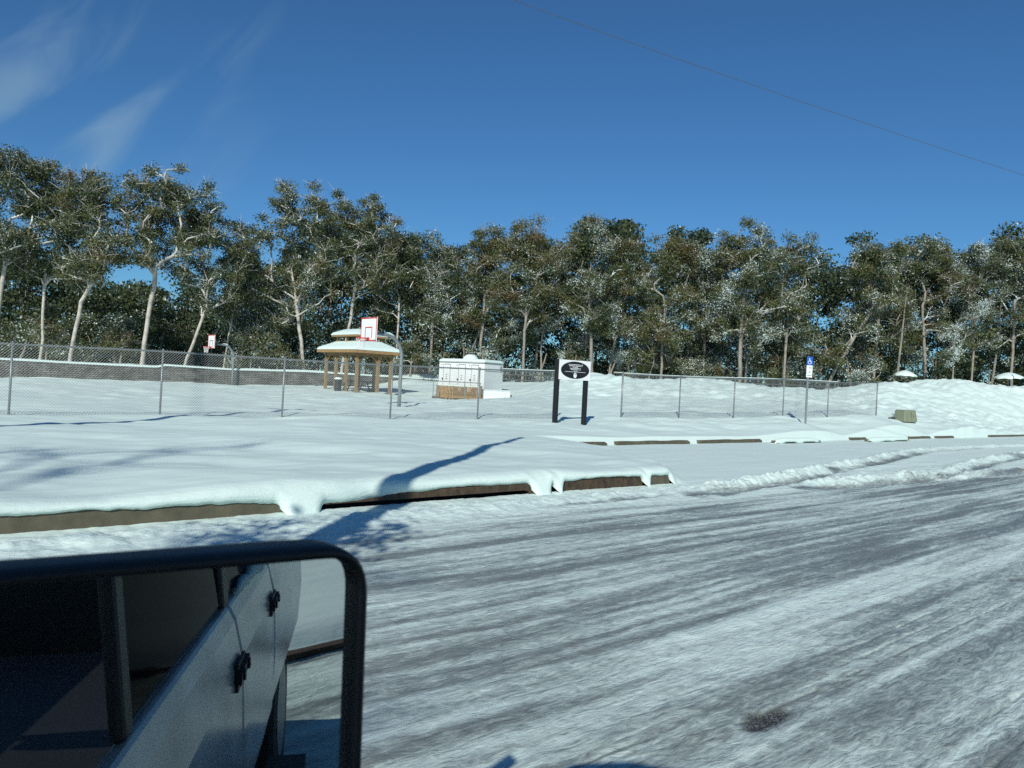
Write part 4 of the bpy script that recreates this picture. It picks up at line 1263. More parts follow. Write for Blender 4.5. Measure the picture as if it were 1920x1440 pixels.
def bark_mat(name, c, snowy=True):
    m = mat(name, c, 0.85, noise=0.3, nscale=3.0, bump=0.02)
    nt = m.node_tree; p = nt.nodes['Principled BSDF']; L = nt.links
    if snowy:      # snow lying on the upper side of limbs
        g = nt.nodes.new('ShaderNodeNewGeometry'); sp = nt.nodes.new('ShaderNodeSeparateXYZ'); L.new(g.outputs['Normal'], sp.inputs[0])
        tc_ = nt.nodes.new('ShaderNodeTexCoord'); nz = nt.nodes.new('ShaderNodeTexNoise'); nz.inputs['Scale'].default_value = 1.1
        L.new(tc_.outputs['Object'], nz.inputs['Vector'])
        ad = nt.nodes.new('ShaderNodeMath'); ad.operation = 'ADD'; L.new(sp.outputs['Z'], ad.inputs[0]); L.new(nz.outputs['Fac'], ad.inputs[1])
        mr = nt.nodes.new('ShaderNodeMapRange'); mr.inputs['From Min'].default_value = 0.90; mr.inputs['From Max'].default_value = 1.08
        L.new(ad.outputs[0], mr.inputs['Value'])
        mx = nt.nodes.new('ShaderNodeMix'); mx.data_type = 'RGBA'; L.new(mr.outputs['Result'], mx.inputs[0])
        src = p.inputs['Base Color'].links[0].from_socket
        L.new(src, mx.inputs[6]); mx.inputs[7].default_value = (*SNOW, 1); L.new(mx.outputs[2], p.inputs['Base Color'])
    return m
M_LEAF = leaf_mat()
M_BARK = bark_mat('grey_bark', (0.25, 0.225, 0.185))
M_BARKP = bark_mat('pale_bark', (0.44, 0.405, 0.345))
M_BARKD = bark_mat('dark_bark', (0.12, 0.10, 0.08))

def leaf_quads(C, size, rng, flat=0.0):
    """rhombic leaf clusters centred on C"""
    n = len(C)
    a = rng.normal(size=(n, 3)); a /= np.linalg.norm(a, axis=1)[:, None]
    b = rng.normal(size=(n, 3))
    b -= a * (a * b).sum(1)[:, None]; b /= np.linalg.norm(b, axis=1)[:, None]
    s = size[:, None]
    k = rng.uniform(0.45, 0.8, n)[:, None]
    bend = np.cross(a, b) * s * rng.uniform(-0.2, 0.2, n)[:, None]
    V = np.stack([C - a * s, C - b * s * k + bend, C + a * s, C + b * s * k - bend], 1).reshape(-1, 3)
    F = np.arange(4 * n).reshape(n, 4)
    return V, F

def skeleton(rng, trunk, targets, tip_r, k_r, up=1.5, sag=0.15):
    nodes = [np.array(p, float) for p in trunk]
    par = [-1] + list(range(len(trunk) - 1))
    depth = [0.0]
    for i in range(1, len(nodes)):
        depth.append(depth[-1] + np.linalg.norm(nodes[i] - nodes[i - 1]))
    first = max(1, int(len(trunk) * 0.62))
    tips = []
    ordr = np.argsort([np.min(np.linalg.norm(np.array(nodes) - t, axis=1)) for t in targets])
    for ti in ordr:
        t = targets[ti]
        A = np.array(nodes)
        d = np.linalg.norm(A - t, axis=1)
        hd = np.linalg.norm(A[:, :2] - t[:2], axis=1)
        cost = d + 0.12 * np.array(depth) + up * np.maximum(0, A[:, 2] + 0.35 * hd - t[2])
        cost[:first] += 50
        j = int(np.argmin(cost))
        L = d[j]
        if par[j] >= 0:
            g = nodes[j] - nodes[par[j]]; g = g / (np.linalg.norm(g) + 1e-9)
        else:
            g = np.array([0, 0, 1.0])
        mid = nodes[j] + g * L * 0.42 + rng.normal(0, 0.05 * L, 3)
        k = max(2, int(L / 0.75))
        cur = j
        for i in range(1, k + 1):
            f = i / k
            q = (1 - f) ** 2 * nodes[j] + 2 * f * (1 - f) * mid + f * f * t
            if i < k: q = q + rng.normal(0, 0.07, 3)
            nodes.append(q); par.append(cur); depth.append(depth[cur] + L / k); cur = len(nodes) - 1
        tips.append(cur)
    cnt = np.zeros(len(nodes))
    for t in tips:
        c = t
        while c >= 0:
            cnt[c] += 1; c = par[c]
    r = tip_r + k_r * np.sqrt(np.maximum(cnt, 0.3))
    return np.array(nodes), np.array(par), r, tips

def limb_mesh(nodes, par, r, ns=6):
    """frusta along every edge"""
    idx = np.where(par >= 0)[0]
    A, B = nodes[par[idx]], nodes[idx]
    rb = r[idx]; ra = np.minimum(r[par[idx]], rb * 1.35)
    T = B - A; T /= np.linalg.norm(T, axis=1)[:, None] + 1e-9
    ref = np.where(np.abs(T[:, 2:3]) > 0.9, np.array([[1.0, 0, 0]]), np.array([[0, 0, 1.0]]))
    X = np.cross(T, ref); X /= np.linalg.norm(X, axis=1)[:, None]
    Yv = np.cross(T, X)
    ang = np.arange(ns) * 2 * math.pi / ns
    ring = X[:, None, :] * np.cos(ang)[None, :, None] + Yv[:, None, :] * np.sin(ang)[None, :, None]
    Bx = B + T * (rb * 0.35)[:, None]
    VA = A[:, None, :] + ring * ra[:, None, None]
    VB_ = Bx[:, None, :] + ring * rb[:, None, None]
    m = len(idx)
    V = np.concatenate([VA, VB_], 1).reshape(-1, 3)
    base = (np.arange(m) * 2 * ns)[:, None]
    k = np.arange(ns)[None, :]
    F = np.stack([base + k, base + (k + 1) % ns, base + ns + (k + 1) % ns, base + ns + k], -1).reshape(-1, 4)
    return V, F

def tree(base, H, W, label, seed, fork=0.35, lean=(0, 0), trunk_top=None, nt=46, lpc=300, snow=0.05, leaf=(0.05, 0.115), tone=0.35, bark=None, dens=1.0,
         low=0.0, r0=0.17, sigma=0.55, kind='oak', name='oak_tree', group='trees along the edge of the wood', cat='tree', depth_w=0.62, bend=0.03, k_r=0.027):
    rng = np.random.default_rng(seed)
    if kind == 'oak': nt = int(nt * 1.75)
    t = empty(name, base)
    tag(t, label, cat, group)
    top = H * (0.72 if trunk_top is None else trunk_top)
    n = max(6, int(top / 0.9))
    s = np.linspace(0, 1, n)
    wx = np.cumsum(rng.normal(0, bend * 3.0 / n ** 0.5, n)) * 1.4; wy = np.cumsum(rng.normal(0, bend * 3.0 / n ** 0.5, n)) * 1.4
    wx -= wx[0]; wy -= wy[0]
    trunk = np.column_stack([lean[0] * s ** 1.2 + wx, lean[1] * s ** 1.2 + wy, s * top])
    trunk[0, 2] = -0.4
    # leaf clump targets: an irregular crown, fuller towards the top and the outside
    T = []
    zc0 = H * max(fork, 0.12)
    lobes = []
    if kind == 'oak':
        nl_ = int(rng.integers(9, 13))
        a0 = rng.uniform(0, 6.28)
        for q in range(nl_):
            if q == 0:
                z, reach = H * 0.87, 0.10
            else:
                f = (q / nl_) ** 1.15
                z = zc0 + (H * 0.88 - zc0) * (1 - f) + rng.normal(0, 0.03 * H)
                reach = rng.uniform(0.25, 0.78) * (1.0 if z < 0.80 * H else 0.85)
            a = a0 + q * 2.4 + rng.normal(0, 0.4)
            lx = np.interp(z, trunk[:, 2], trunk[:, 0]); ly = np.interp(z, trunk[:, 2], trunk[:, 1])
            R1 = W * (0.25 if q == 0 else rng.uniform(0.16, 0.27))
            lobes.append((lx + W / 2 * reach * math.cos(a), ly + W / 2 * reach * math.sin(a) * depth_w, z, R1, min(R1 * rng.uniform(0.75, 1.15), H * 0.13)))
    else:
        for q in range(5):
            a = q * 1.3 + rng.uniform(0, 1)
            lobes.append((W * 0.25 * math.cos(a), W * 0.2 * math.sin(a), H * rng.uniform(0.3, 0.8), W * 0.25, H * 0.2))
        lobes.append((0, 0, H * 0.8, W * 0.2, H * 0.17))
    wts = np.array([l[3] ** 2 for l in lobes]); wts = wts / wts.sum()
    tries = 0
    while len(T) < nt and tries < 6000:
        tries += 1
        lx, ly, lz, R1, R2 = lobes[int(rng.choice(len(lobes), p=wts))]
        d = rng.normal(size=3); d /= np.linalg.norm(d)
        rr = rng.uniform(0.1, 1.0) ** 0.45
        p = np.array([lx + d[0] * R1 * rr, ly + d[1] * R1 * rr * 0.9, min(lz + d[2] * R2 * rr, H * 0.975)])
        if T and min(np.linalg.norm((p - q) * (1, 1, 1.3)) for q in T) < 0.045 * W:
            continue
        T.append(p)
    for _ in range(int(low)):
        a = rng.uniform(0, 6.283)
        T.append(np.array([W * 0.28 * math.cos(a), W * 0.2 * math.sin(a), rng.uniform(0.14, fork) * H]))
    nodes, par, r, tips = skeleton(rng, trunk, np.array(T), 0.024, k_r, up=2.0)
    k = r0 / r[0]
    r = np.where(r > 0.05, 0.05 + (r - 0.05) * (r0 - 0.05) / max(r[0] - 0.05, 1e-3), r)
    # root flare and thin twigs
    h = nodes[:, 2]
    r = r * np.where((np.arange(len(r)) < n) & (h < 0.6), 1.25, 1.0)
    tw_n, tw_p, tw_r = list(nodes), list(par), list(r)
    for tip in list(tips) + list(rng.integers(n, len(nodes), size=len(tips))):
        for _ in range(3):
            d = rng.normal(size=3); d[2] = abs(d[2]) * 0.8 + 0.1; d /= np.linalg.norm(d)
            L = rng.uniform(0.5, 1.25)
            m1 = nodes[tip] + d * L * 0.5 + rng.normal(0, 0.06, 3)
            tw_n.append(m1); tw_p.append(tip); tw_r.append(0.017)
            tw_n.append(m1 + (d + rng.normal(0, 0.3, 3)) * L * 0.5); tw_p.append(len(tw_n) - 2); tw_r.append(0.010)
    V, F = limb_mesh(np.array(tw_n), np.array(tw_p), np.array(tw_r))
    np_mesh('trunk', V, F, bark or M_BARK, t, smooth=True)
    if lpc:
        cen, tone_c = [], []
        for q in T:
            m = int(lpc * dens * rng.uniform(0.55, 1.35))
            sg = sigma * rng.uniform(0.65, 1.2)
            u3 = rng.normal(size=(m, 3)); u3 /= np.linalg.norm(u3, axis=1)[:, None]
            rad = sg * 1.45 * rng.uniform(0, 1, m) ** 0.5
            cen.append(q + u3 * rad[:, None] * np.array([1.15, 1.0, 0.72]) + rng.normal(0, 0.12, (m, 3)))
            tone_c.append(np.clip(rng.normal(tone, 0.13) + rng.normal(0, 0.10, m), 0.02, 0.78))
        C = np.vstack(cen); tn = np.concatenate(tone_c)
        size = rng.uniform(*leaf, len(C))
        # snow holds in patches, more on the lower and inner sprays
        patch = fbm(C[:, 0] * 0.6 + seed, C[:, 2] * 0.6 + C[:, 1] * 0.3, seed, 3)
        pr = snow * np.clip((patch - 0.47) * 13, 0.05, 3.2) * np.clip(1.25 - 0.6 * C[:, 2] / H, 0.3, 1.3)
        sn = rng.uniform(size=len(C)) < pr
        tn = np.where(sn, rng.uniform(0.86, 1.0, len(C)), tn)
        size = np.where(sn, size * 0.72, size)
        V, F = leaf_quads(C, size, rng)
        np_mesh('crown', V, F, M_LEAF, t, attrs={'tint': np.repeat(tn, 4)})
    return t

def ground_at(px, Y):
    """place on the ground in the direction of a photograph column (near the horizon)"""
    X = (px - 960) / FPX * Y * 1.0
    return X, Y
def ptree(px, ptop, Y, wpx, label, seed, py_base=690, **kw):
    """tree whose trunk stands in picture column px (at row py_base), top at row ptop"""
    b = at(px, py_base, Y)
    zg = gz(b[0], b[1])
    tp = at(px + (py_base - ptop) * 0.05, ptop, Y)
    H = tp[2] - zg
    return tree((b[0], b[1], zg), H, wpx / FPX * Y, label, seed, **kw)

ptree(-12, 262, 60, 190, 'tall dense oak cut by the left edge of the view, highest of all', 101, fork=0.42, snow=0.06, tone=0.30, nt=60, lean=(0.6, 0), trunk_top=0.50, r0=0.15, bark=M_BARKP, dens=0.85)
ptree(72, 300, 62, 168, 'tall slim oak with two thin grey stems near the left edge', 102, fork=0.40, snow=0.05, tone=0.33, nt=46, trunk_top=0.45, r0=0.11, bark=M_BARKP, dens=0.85)
ptree(130, 318, 60, 212, 'broad oak forking low in a wide pale Y, third from the left edge', 103, fork=0.36, snow=0.07, tone=0.40, nt=52, lean=(0.9, 0), trunk_top=0.33, r0=0.14, bark=M_BARKP, dens=0.85)
ptree(265, 306, 62, 224, 'straight pale trunked oak with a rounded crown, left of the far basketball hoop', 104, fork=0.50, snow=0.03, tone=0.36, nt=60, lean=(0.6, 0), trunk_top=0.40, r0=0.17, bark=M_BARKP, dens=0.85)
ptree(342, 372, 64, 168, 'oak with a bent double stem directly behind the far basketball hoop', 105, fork=0.42, snow=0.05, tone=0.32, nt=46, lean=(1.6, 0), trunk_top=0.40, r0=0.12, bark=M_BARKP, dens=0.85)
ptree(418, 430, 68, 100, 'thin sparse tree with sky gaps right of the far basketball hoop', 106, fork=0.45, snow=0.06, tone=0.25, nt=26, lean=(0.8, 0), trunk_top=0.50, r0=0.08, bark=M_BARKP, dens=0.85)
ptree(572, 340, 69, 240, 'large spreading oak with long white limbs, left of the gazebo', 107, fork=0.30, snow=0.09, tone=0.36, nt=70, lean=(-1.6, 0), trunk_top=0.55, r0=0.16, bark=M_BARKP, dens=0.85)
ptree(640, 356, 73, 212, 'tall flat topped oak rising behind the left side of the gazebo', 108, fork=0.55, snow=0.05, tone=0.38, nt=56, lean=(0.9, 0), trunk_top=0.50, r0=0.14, bark=M_BARKP, dens=0.85)
ptree(742, 408, 75, 100, 'slim dark oak rising behind the curved pole of the near hoop', 109, fork=0.42, snow=0.05, tone=0.22, nt=34, trunk_top=0.50, r0=0.10, bark=M_BARKP, dens=0.85)
ptree(806, 424, 75, 125, 'dense dark crowned oak behind the left end of the white trailer', 110, fork=0.29, snow=0.16, tone=0.28, nt=44, r0=0.12, low=4, trunk_top=0.55)
ptree(900, 414, 75, 150, 'grey oak with a straight trunk behind the right end of the white trailer', 111, fork=0.26, snow=0.19, tone=0.40, nt=56, r0=0.14, low=5, trunk_top=0.55)
ptree(980, 408, 68, 150, 'golden green oak on twin stems left of the black posted sign', 112, fork=0.36, snow=0.09, tone=0.52, nt=54, r0=0.12, trunk_top=0.55)
ptree(1014, 440, 72, 110, 'slender forked oak between the golden green oak and the black posted sign', 113, fork=0.32, snow=0.22, tone=0.30, nt=36, r0=0.09, trunk_top=0.55)
ptree(1112, 402, 69, 150, 'tall oak with a lone bare trunk directly right of the black posted sign', 114, fork=0.33, snow=0.23, tone=0.34, nt=58, r0=0.15, lean=(-0.8, 0), trunk_top=0.55)
ptree(1142, 438, 72, 130, 'oak with a trunk splitting into an upright V, above the first snow mound', 115, fork=0.30, snow=0.16, tone=0.44, nt=48, r0=0.11, lean=(0.9, 0), trunk_top=0.55)
ptree(1240, 432, 70, 150, 'oak with many level side limbs behind the gap between the snow mounds', 116, fork=0.22, snow=0.20, tone=0.46, nt=54, r0=0.12, low=4, trunk_top=0.55)
ptree(1318, 452, 74, 120, 'dark dense oak behind the middle of the second snow mound', 117, fork=0.24, snow=0.22, tone=0.26, nt=44, r0=0.12, trunk_top=0.55)
ptree(1387, 414, 69, 165, 'big oak with short thick pale trunk behind the shorter fence, top above its neighbours', 118, fork=0.29, snow=0.25, tone=0.36, nt=60, r0=0.18, trunk_top=0.55)
ptree(1470, 424, 70, 165, 'thin topped grey twigged oak left of the accessible parking sign', 119, fork=0.29, snow=0.16, tone=0.30, nt=46, r0=0.12, dens=0.75, trunk_top=0.55)
ptree(1545, 432, 71, 150, 'oak with a trunk leaning far right beside the accessible parking sign', 120, fork=0.26, snow=0.19, tone=0.40, nt=46, r0=0.14, lean=(4.2, 0), trunk_top=0.55)
ptree(1640, 455, 77, 120, 'dark oak with layered level sprays left of the nearer snow loaded umbrella', 121, fork=0.22, snow=0.19, tone=0.26, nt=42, r0=0.11, trunk_top=0.55)
ptree(1738, 430, 80, 165, 'wide brownish oak with a bent trunk above the snow hill, between the two umbrellas', 122, fork=0.32, snow=0.16, tone=0.46, nt=58, r0=0.16, lean=(-0.8, 0), trunk_top=0.55)
ptree(1822, 442, 80, 115, 'oak so heavy with snow that its crown looks white, left of the far right umbrella', 123, fork=0.29, snow=0.65, tone=0.25, nt=48, r0=0.11, trunk_top=0.55)
ptree(1898, 416, 80, 130, 'dense dark oak rising behind the far right umbrella', 124, fork=0.29, snow=0.16, tone=0.30, nt=52, r0=0.14, trunk_top=0.55)
ptree(1990, 430, 80, 150, 'oak cut by the right edge of the view', 125, fork=0.29, snow=0.19, tone=0.32, nt=44, r0=0.14, trunk_top=0.55)

# young snow laden shrubs at the foot of the trees
def shrub(px, py, Y, wpx, hpx, label, seed, snow=0.25, tone=0.4):
    b = at(px, py, Y); zg = gz(b[0], b[1])
    H = hpx / FPX * Y; W = wpx / FPX * Y
    tree((b[0], b[1], zg), H, W, label, seed, fork=0.12, nt=16, lpc=260, snow=snow, leaf=(0.05, 0.11), tone=tone, r0=0.07, sigma=W * 0.13, kind='bush', name='shrub',
         group='snow laden shrubs under the trees', cat='shrub', trunk_top=0.75)
for px, wp, hp, sn, tn, lab in [
        (1076, 62, 105, 0.55, 0.42, 'bright snow laden shrub just above and behind the black posted sign'),
        (1180, 85, 85, 0.35, 0.40, 'rounded snowy shrub right of the bare trunk by the black posted sign'),
        (1222, 80, 95, 0.35, 0.45, 'snowy green shrub over the gap between the two middle snow mounds'),
        (1296, 90, 75, 0.30, 0.40, 'low snow speckled shrub over the crest of the second snow mound'),
        (1350, 70, 62, 0.35, 0.50, 'small yellowish shrub with snow left of the short thick pale trunk'),
        (1450, 90, 85, 0.32, 0.45, 'wide snow speckled shrub left of the accessible parking sign'),
        (1535, 80, 95, 0.30, 0.42, 'leafy snow dusted shrub right of the accessible parking sign'),
        (1620, 80, 70, 0.28, 0.45, 'low shrub over the end of the right chain link fence'),
        (1785, 75, 120, 0.42, 0.42, 'tall shrub striped with level snow between the two umbrellas'),
        (700, 80, 80, 0.22, 0.40, 'snow specked shrub behind the gazebo roof'),
        (770, 85, 75, 0.22, 0.35, 'snow specked shrub behind the curved pole of the near hoop'),
        (470, 90, 110, 0.20, 0.40, 'brownish snow specked shrub midway between the far hoop and the gazebo'),
        (520, 85, 85, 0.20, 0.48, 'olive shrub behind the stone wall left of the gazebo'),
        (225, 80, 80, 0.10, 0.50, 'olive shrub at the foot of the straight pale trunked oak'),
        (85, 80, 110, 0.08, 0.45, 'olive shrub behind the stone wall near the left edge')]:
    shrub(px, 700 + (px - 960) * 0.02, 73 if px > 600 else 68, wp, hp, lab, 300 + px, sn, tn)

# far wood behind, one mass that nobody could count
def mass(name, label, n_blob, per, cols, Y0, Y1, top, leafsz, snow, tone, seed, sig, z_lo=0.0, trunks=0):
    rng = np.random.default_rng(seed)
    cen, tn = [], []
    for _ in range(n_blob):
        px = rng.uniform(*cols); Y = rng.uniform(Y0, Y1)
        if name == 'undergrowth' and px > 1600: Y += 8
        X = (px - 960) / FPX * Y
        zg = 1.4
        yt = np.interp(px, top[0], top[1]) + 38 * (vnoise(px * 0.02, 1, seed) - 0.5) * 2 + 22 * (vnoise(px * 0.07, 2, seed) - 0.5) * 2
        zt = at(px, yt, Y)[2] - 0.6
        f = rng.uniform(0, 1) ** 0.8
        z = zg + z_lo + (zt - zg - z_lo) * f
        m = int(per * rng.uniform(0.5, 1.4))
        u3 = rng.normal(size=(m, 3)); u3 /= np.linalg.norm(u3, axis=1)[:, None]
        rad = sig * rng.uniform(0.7, 1.3) * rng.uniform(0, 1, m) ** 0.5
        C = np.array([X, Y, z]) + u3 * rad[:, None] * np.array([1.2, 1, 0.75])
        C[:, 2] = np.maximum(C[:, 2], zg - 0.4)
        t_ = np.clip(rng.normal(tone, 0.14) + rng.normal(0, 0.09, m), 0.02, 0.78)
        snow_ = snow * (2.4 if name == 'undergrowth' and px > 900 else 1.0)
        pr = snow_ * np.clip((fbm(np.array([X * 0.3]), np.array([z * 0.5]), seed, 2)[0] - 0.35) * 5, 0.2, 2.0)
        t_ = np.where(rng.uniform(size=m) < pr, rng.uniform(0.86, 1.0, m), t_)
        cen.append(C); tn.append(t_)
    C = np.vstack(cen); tn = np.concatenate(tn)
    V, F = leaf_quads(C, rng.uniform(*leafsz, len(C)), rng)
    mi = np.zeros(len(F), int); tint = np.repeat(tn, 4)
    if trunks:
        mb = MB()
        for _ in range(trunks):
            px = rng.uniform(*cols); Y = rng.uniform(Y0 - 4, Y1); X = (px - 960) / FPX * Y
            zt = at(px, np.interp(px, top[0], top[1]), Y)[2] - 3
            ln = rng.normal(0, 0.6, 2)
            mb.tube([(X + ln[0] * s_ ** 1.3 + rng.normal(0, 0.05), Y + ln[1] * s_, 1.0 + (zt - 1.0) * s_) for s_ in np.linspace(0, 1, 6)], np.linspace(rng.uniform(0.09, 0.18), 0.04, 6), 5, cap=False)
        V2 = np.array(mb.v); F2 = np.array(mb.f) + len(V)
        V = np.vstack([V, V2]); F = np.vstack([F, F2]); mi = np.concatenate([mi, np.ones(len(F2), int)]); tint = np.concatenate([tint, np.zeros(len(V2))])
    o = np_mesh(name, V, F, [M_LEAF, M_BARK], attrs={'tint': tint}, midx=mi)
    tag(o, label, 'woodland', kind='stuff')
TOPS = ([-120, 0, 60, 150, 230, 330, 430, 470, 560, 640, 700, 740, 800, 900, 1000, 1100, 1250, 1300, 1400, 1500, 1580, 1650, 1750, 1800, 1870, 2040],
        [470, 460, 470, 520, 570, 560, 560, 500, 440, 450, 470, 480, 490, 470, 450, 440, 455, 470, 455, 465, 475, 485, 470, 490, 465, 465])
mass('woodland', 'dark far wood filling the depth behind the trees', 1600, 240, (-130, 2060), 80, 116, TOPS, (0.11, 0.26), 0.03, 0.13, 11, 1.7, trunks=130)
LOWT = ([-120, 400, 480, 800, 1000, 2060], [575, 580, 560, 585, 600, 610])
mass('undergrowth', 'tangled snow specked undergrowth at the foot of the wood', 1000, 210, (-130, 2060), 74, 84, LOWT, (0.055, 0.135), 0.15, 0.28, 12, 1.05, trunks=60)

# ------------------------------------------------------------------ the truck the picture is taken from
VF = np.array([-0.966, 0.259, 0.0]); VN = np.array([0.259, 0.966, 0.0]); VZ = np.array([0, 0, 1.0])
def tv(f, n, z):
    return VF * f + VN * n + VZ * z
M_SILVER = mat('silver_paint', (0.66, 0.68, 0.68), 0.22, metal=0.15, spec=0.6, color2=(0.26, 0.28, 0.30), nscale=3.2)
M_TINT = mat('tinted_glass', (0.004, 0.005, 0.006), 0.05, spec=0.5, noise=0.05)
M_TINT.node_tree.nodes['Principled BSDF'].inputs['IOR'].default_value = 1.04
M_PLAST = mat('black_plastic', (0.010, 0.011, 0.012), 0.5, noise=0.15, nscale=40)
tk = empty('pickup_truck', (0, 0, 0))
tag(tk, 'silver pickup truck with black wing mirror and streaked doors seen in the mirror', 'truck')
NB = 0.40                                     # flank plane, metres right of the eye
def flank(name, f0, f1, zs, parent, m, off=0.0, nf=8):
    """side panel between stations f0..f1 through (z, n) profile points zs, with thickness"""
    fs = np.linspace(f0, f1, nf); P = []
    for f in fs:
        for z, n in zs:
            P.append(tv(f, n + off, z))
    k = len(zs)
    for f in fs:
        for z, n in zs:
            P.append(tv(f, n + off - 0.03, z))
    F = []; B = nf * k
    for i in range(nf - 1):
        for j in range(k - 1):
            F.append((i * k + j, (i + 1) * k + j, (i + 1) * k + j + 1, i * k + j + 1))
            F.append((B + i * k + j, B + i * k + j + 1, B + (i + 1) * k + j + 1, B + (i + 1) * k + j))
    for i in range(nf - 1):
        for j in (0, k - 1):
            F.append((i * k + j, (i + 1) * k + j, B + (i + 1) * k + j, B + i * k + j))
    for i in (0, nf - 1):
        for j in range(k - 1):
            F.append((i * k + j, i * k + j + 1, B + i * k + j + 1, B + i * k + j))
    return MB().poly(P, F).build(name, m, parent, smooth=False, bevel=0.012)
low = [(0.42, NB - 0.06), (0.50, NB), (0.62, NB + 0.03), (0.85, NB + 0.035), (1.10, NB + 0.03), (1.22, NB + 0.005), (1.27, NB - 0.02)]
d1 = flank('front_door', 0.92, -1.40, low, tk, M_SILVER)
d2 = flank('rear_door', -1.415, -2.36, low, tk, M_SILVER)
bd = flank('bed_side', -2.375, -4.0, [(0.50, NB - 0.05), (0.60, NB + 0.02), (0.85, NB + 0.04), (1.12, NB + 0.03), (1.24, NB)], tk, M_SILVER)
fender = flank('front_wing', 2.4, 0.935, [(0.55, NB - 0.02), (0.75, NB + 0.03), (0.95, NB + 0.03), (1.10, NB)], tk, M_SILVER)
hood = MB().prism([tv(0.95, NB - 0.03, 1.10), tv(2.4, NB - 0.05, 1.04), tv(2.4, NB - 1.75, 1.04), tv(0.95, NB - 1.78, 1.10)], (0, 0, 0.07)).build('bonnet', M_SILVER, tk)
for f, par_ in ((-1.24, d1), (-2.20, d2)):
    mb = MB()
    mb.bar(tv(f + 0.02, NB + 0.045, 1.085), tv(f - 0.16, NB + 0.045, 1.10), 0.016, 0.032)
    mb.box(tv(f - 0.02, NB + 0.045, 1.09), (0.02, 0.03, 0.03), np.column_stack([VF, VN, VZ])); mb.box(tv(f - 0.12, NB + 0.045, 1.095), (0.02, 0.03, 0.03), np.column_stack([VF, VN, VZ]))
    mb.box(tv(f - 0.07, NB + 0.036, 1.085), (0.15, 0.010, 0.085), np.column_stack([VF, VN, VZ]))
    mb.build('handle', M_PLAST, par_)
win = [(1.285, NB - 0.025), (1.55, NB - 0.06), (2.08, NB - 0.14)]
flank('added_dark_pane', -0.33, -1.30, win, tk, M_TINT)  # partial pane added over the open front window to darken the mirror view
flank('rear_window', -1.42, -2.20, win, tk, M_TINT)
flank('window_pillar', -0.26, -0.325, [(1.275, NB - 0.015), (1.75, NB - 0.06), (2.08, NB - 0.13)], tk, M_PLAST, nf=2)
flank('window_pillar', -1.31, -1.41, [(1.275, NB - 0.015), (1.75, NB - 0.06), (2.08, NB - 0.13)], tk, M_PLAST, nf=2)
flank('window_pillar', -2.21, -2.36, [(1.275, NB - 0.015), (1.75, NB - 0.06), (2.08, NB - 0.13)], tk, M_SILVER, nf=2)
mb = MB(); mb.bar(tv(1.25, NB - 0.04, 1.15), tv(0.62, NB - 0.14, 2.14), 0.07); mb.build('windscreen_pillar', M_PLAST, tk)
# roof, rear wall of the cab and far flank
rf = [tv(-2.4, NB - 0.06, 2.17), tv(0.02, NB - 0.06, 2.17), tv(0.30, NB - 0.17, 2.16), tv(0.46, NB - 0.38, 2.15), tv(0.55, NB - 0.8, 2.15), tv(0.46, NB - 1.46, 2.15), tv(0.2, NB - 1.68, 2.16), tv(-2.4, NB - 1.72, 2.17)]
MB().prism(rf, (0, 0, 0.05)).build('roof', M_SILVER, tk)
MB().prism([tv(-2.37, NB - 0.1, 0.9), tv(-2.37, NB - 1.7, 0.9), tv(-2.37, NB - 1.6, 2.16), tv(-2.37, NB - 0.2, 2.16)], tuple(VF * 0.04)).build('cab_back', M_PLAST, tk)
flank('far_side', 2.4, -4.0, [(0.50, NB - 1.78), (0.8, NB - 1.86), (1.12, NB - 1.84)], tk, M_SILVER)
for f_ in (-1.3, -2.3):
    MB().bar(tv(f_, NB - 1.78, 1.12), tv(f_, NB - 1.66, 2.16), 0.12).build('far_pillar', M_PLAST, tk)
MB().prism([tv(2.4, NB - 0.1, 0.5), tv(-4.0, NB - 0.1, 0.5), tv(-4.0, NB - 1.75, 0.5), tv(2.4, NB - 1.75, 0.5)], (0, 0, 0.08)).build('underbody', M_PLAST, tk)
MB().prism([tv(-4.0, NB - 0.05, 0.6), tv(-4.0, NB - 1.78, 0.6), tv(-4.0, NB - 1.78, 1.1), tv(-4.0, NB - 0.05, 1.1)], tuple(VF * 0.05)).build('tailgate', M_SILVER, tk)
mb = MB(); mb.bar(tv(0.85, NB + 0.10, 0.40), tv(-2.3, NB + 0.10, 0.40), 0.16, 0.05); mb.build('side_step', M_PLAST, tk)
M_TYRE = mat('tyre', (0.012, 0.012, 0.013), 0.8, noise=0.2, nscale=30)
for f in (1.75, -3.0):
    for n in (NB - 0.12, NB - 1.62):
        c = tv(f, n, 0.39)
        w = MB().tube([c - VN * 0.13, c - VN * 0.11, c + VN * 0.11, c + VN * 0.13], [0.36, 0.40, 0.40, 0.36], 24).build('wheel', M_TYRE, tk)
        MB().tube([c - VN * 0.135, c + VN * 0.135], 0.23, 16).build('rim', M_GALV, w)
fs_ = np.linspace(-1.55, -3.95, 60)
MB().tube([tv(f, NB - 0.015, 1.275 + 0.02 * vnoise(f * 6, 1, 3)) for f in fs_], [0.004 + 0.05 * max(0.0, fbm(f * 3.0, 2.0, 31, 3) - 0.42) * 3 for f in fs_], 8).build('snow_ridge', M_SNOW, tk, smooth=True)
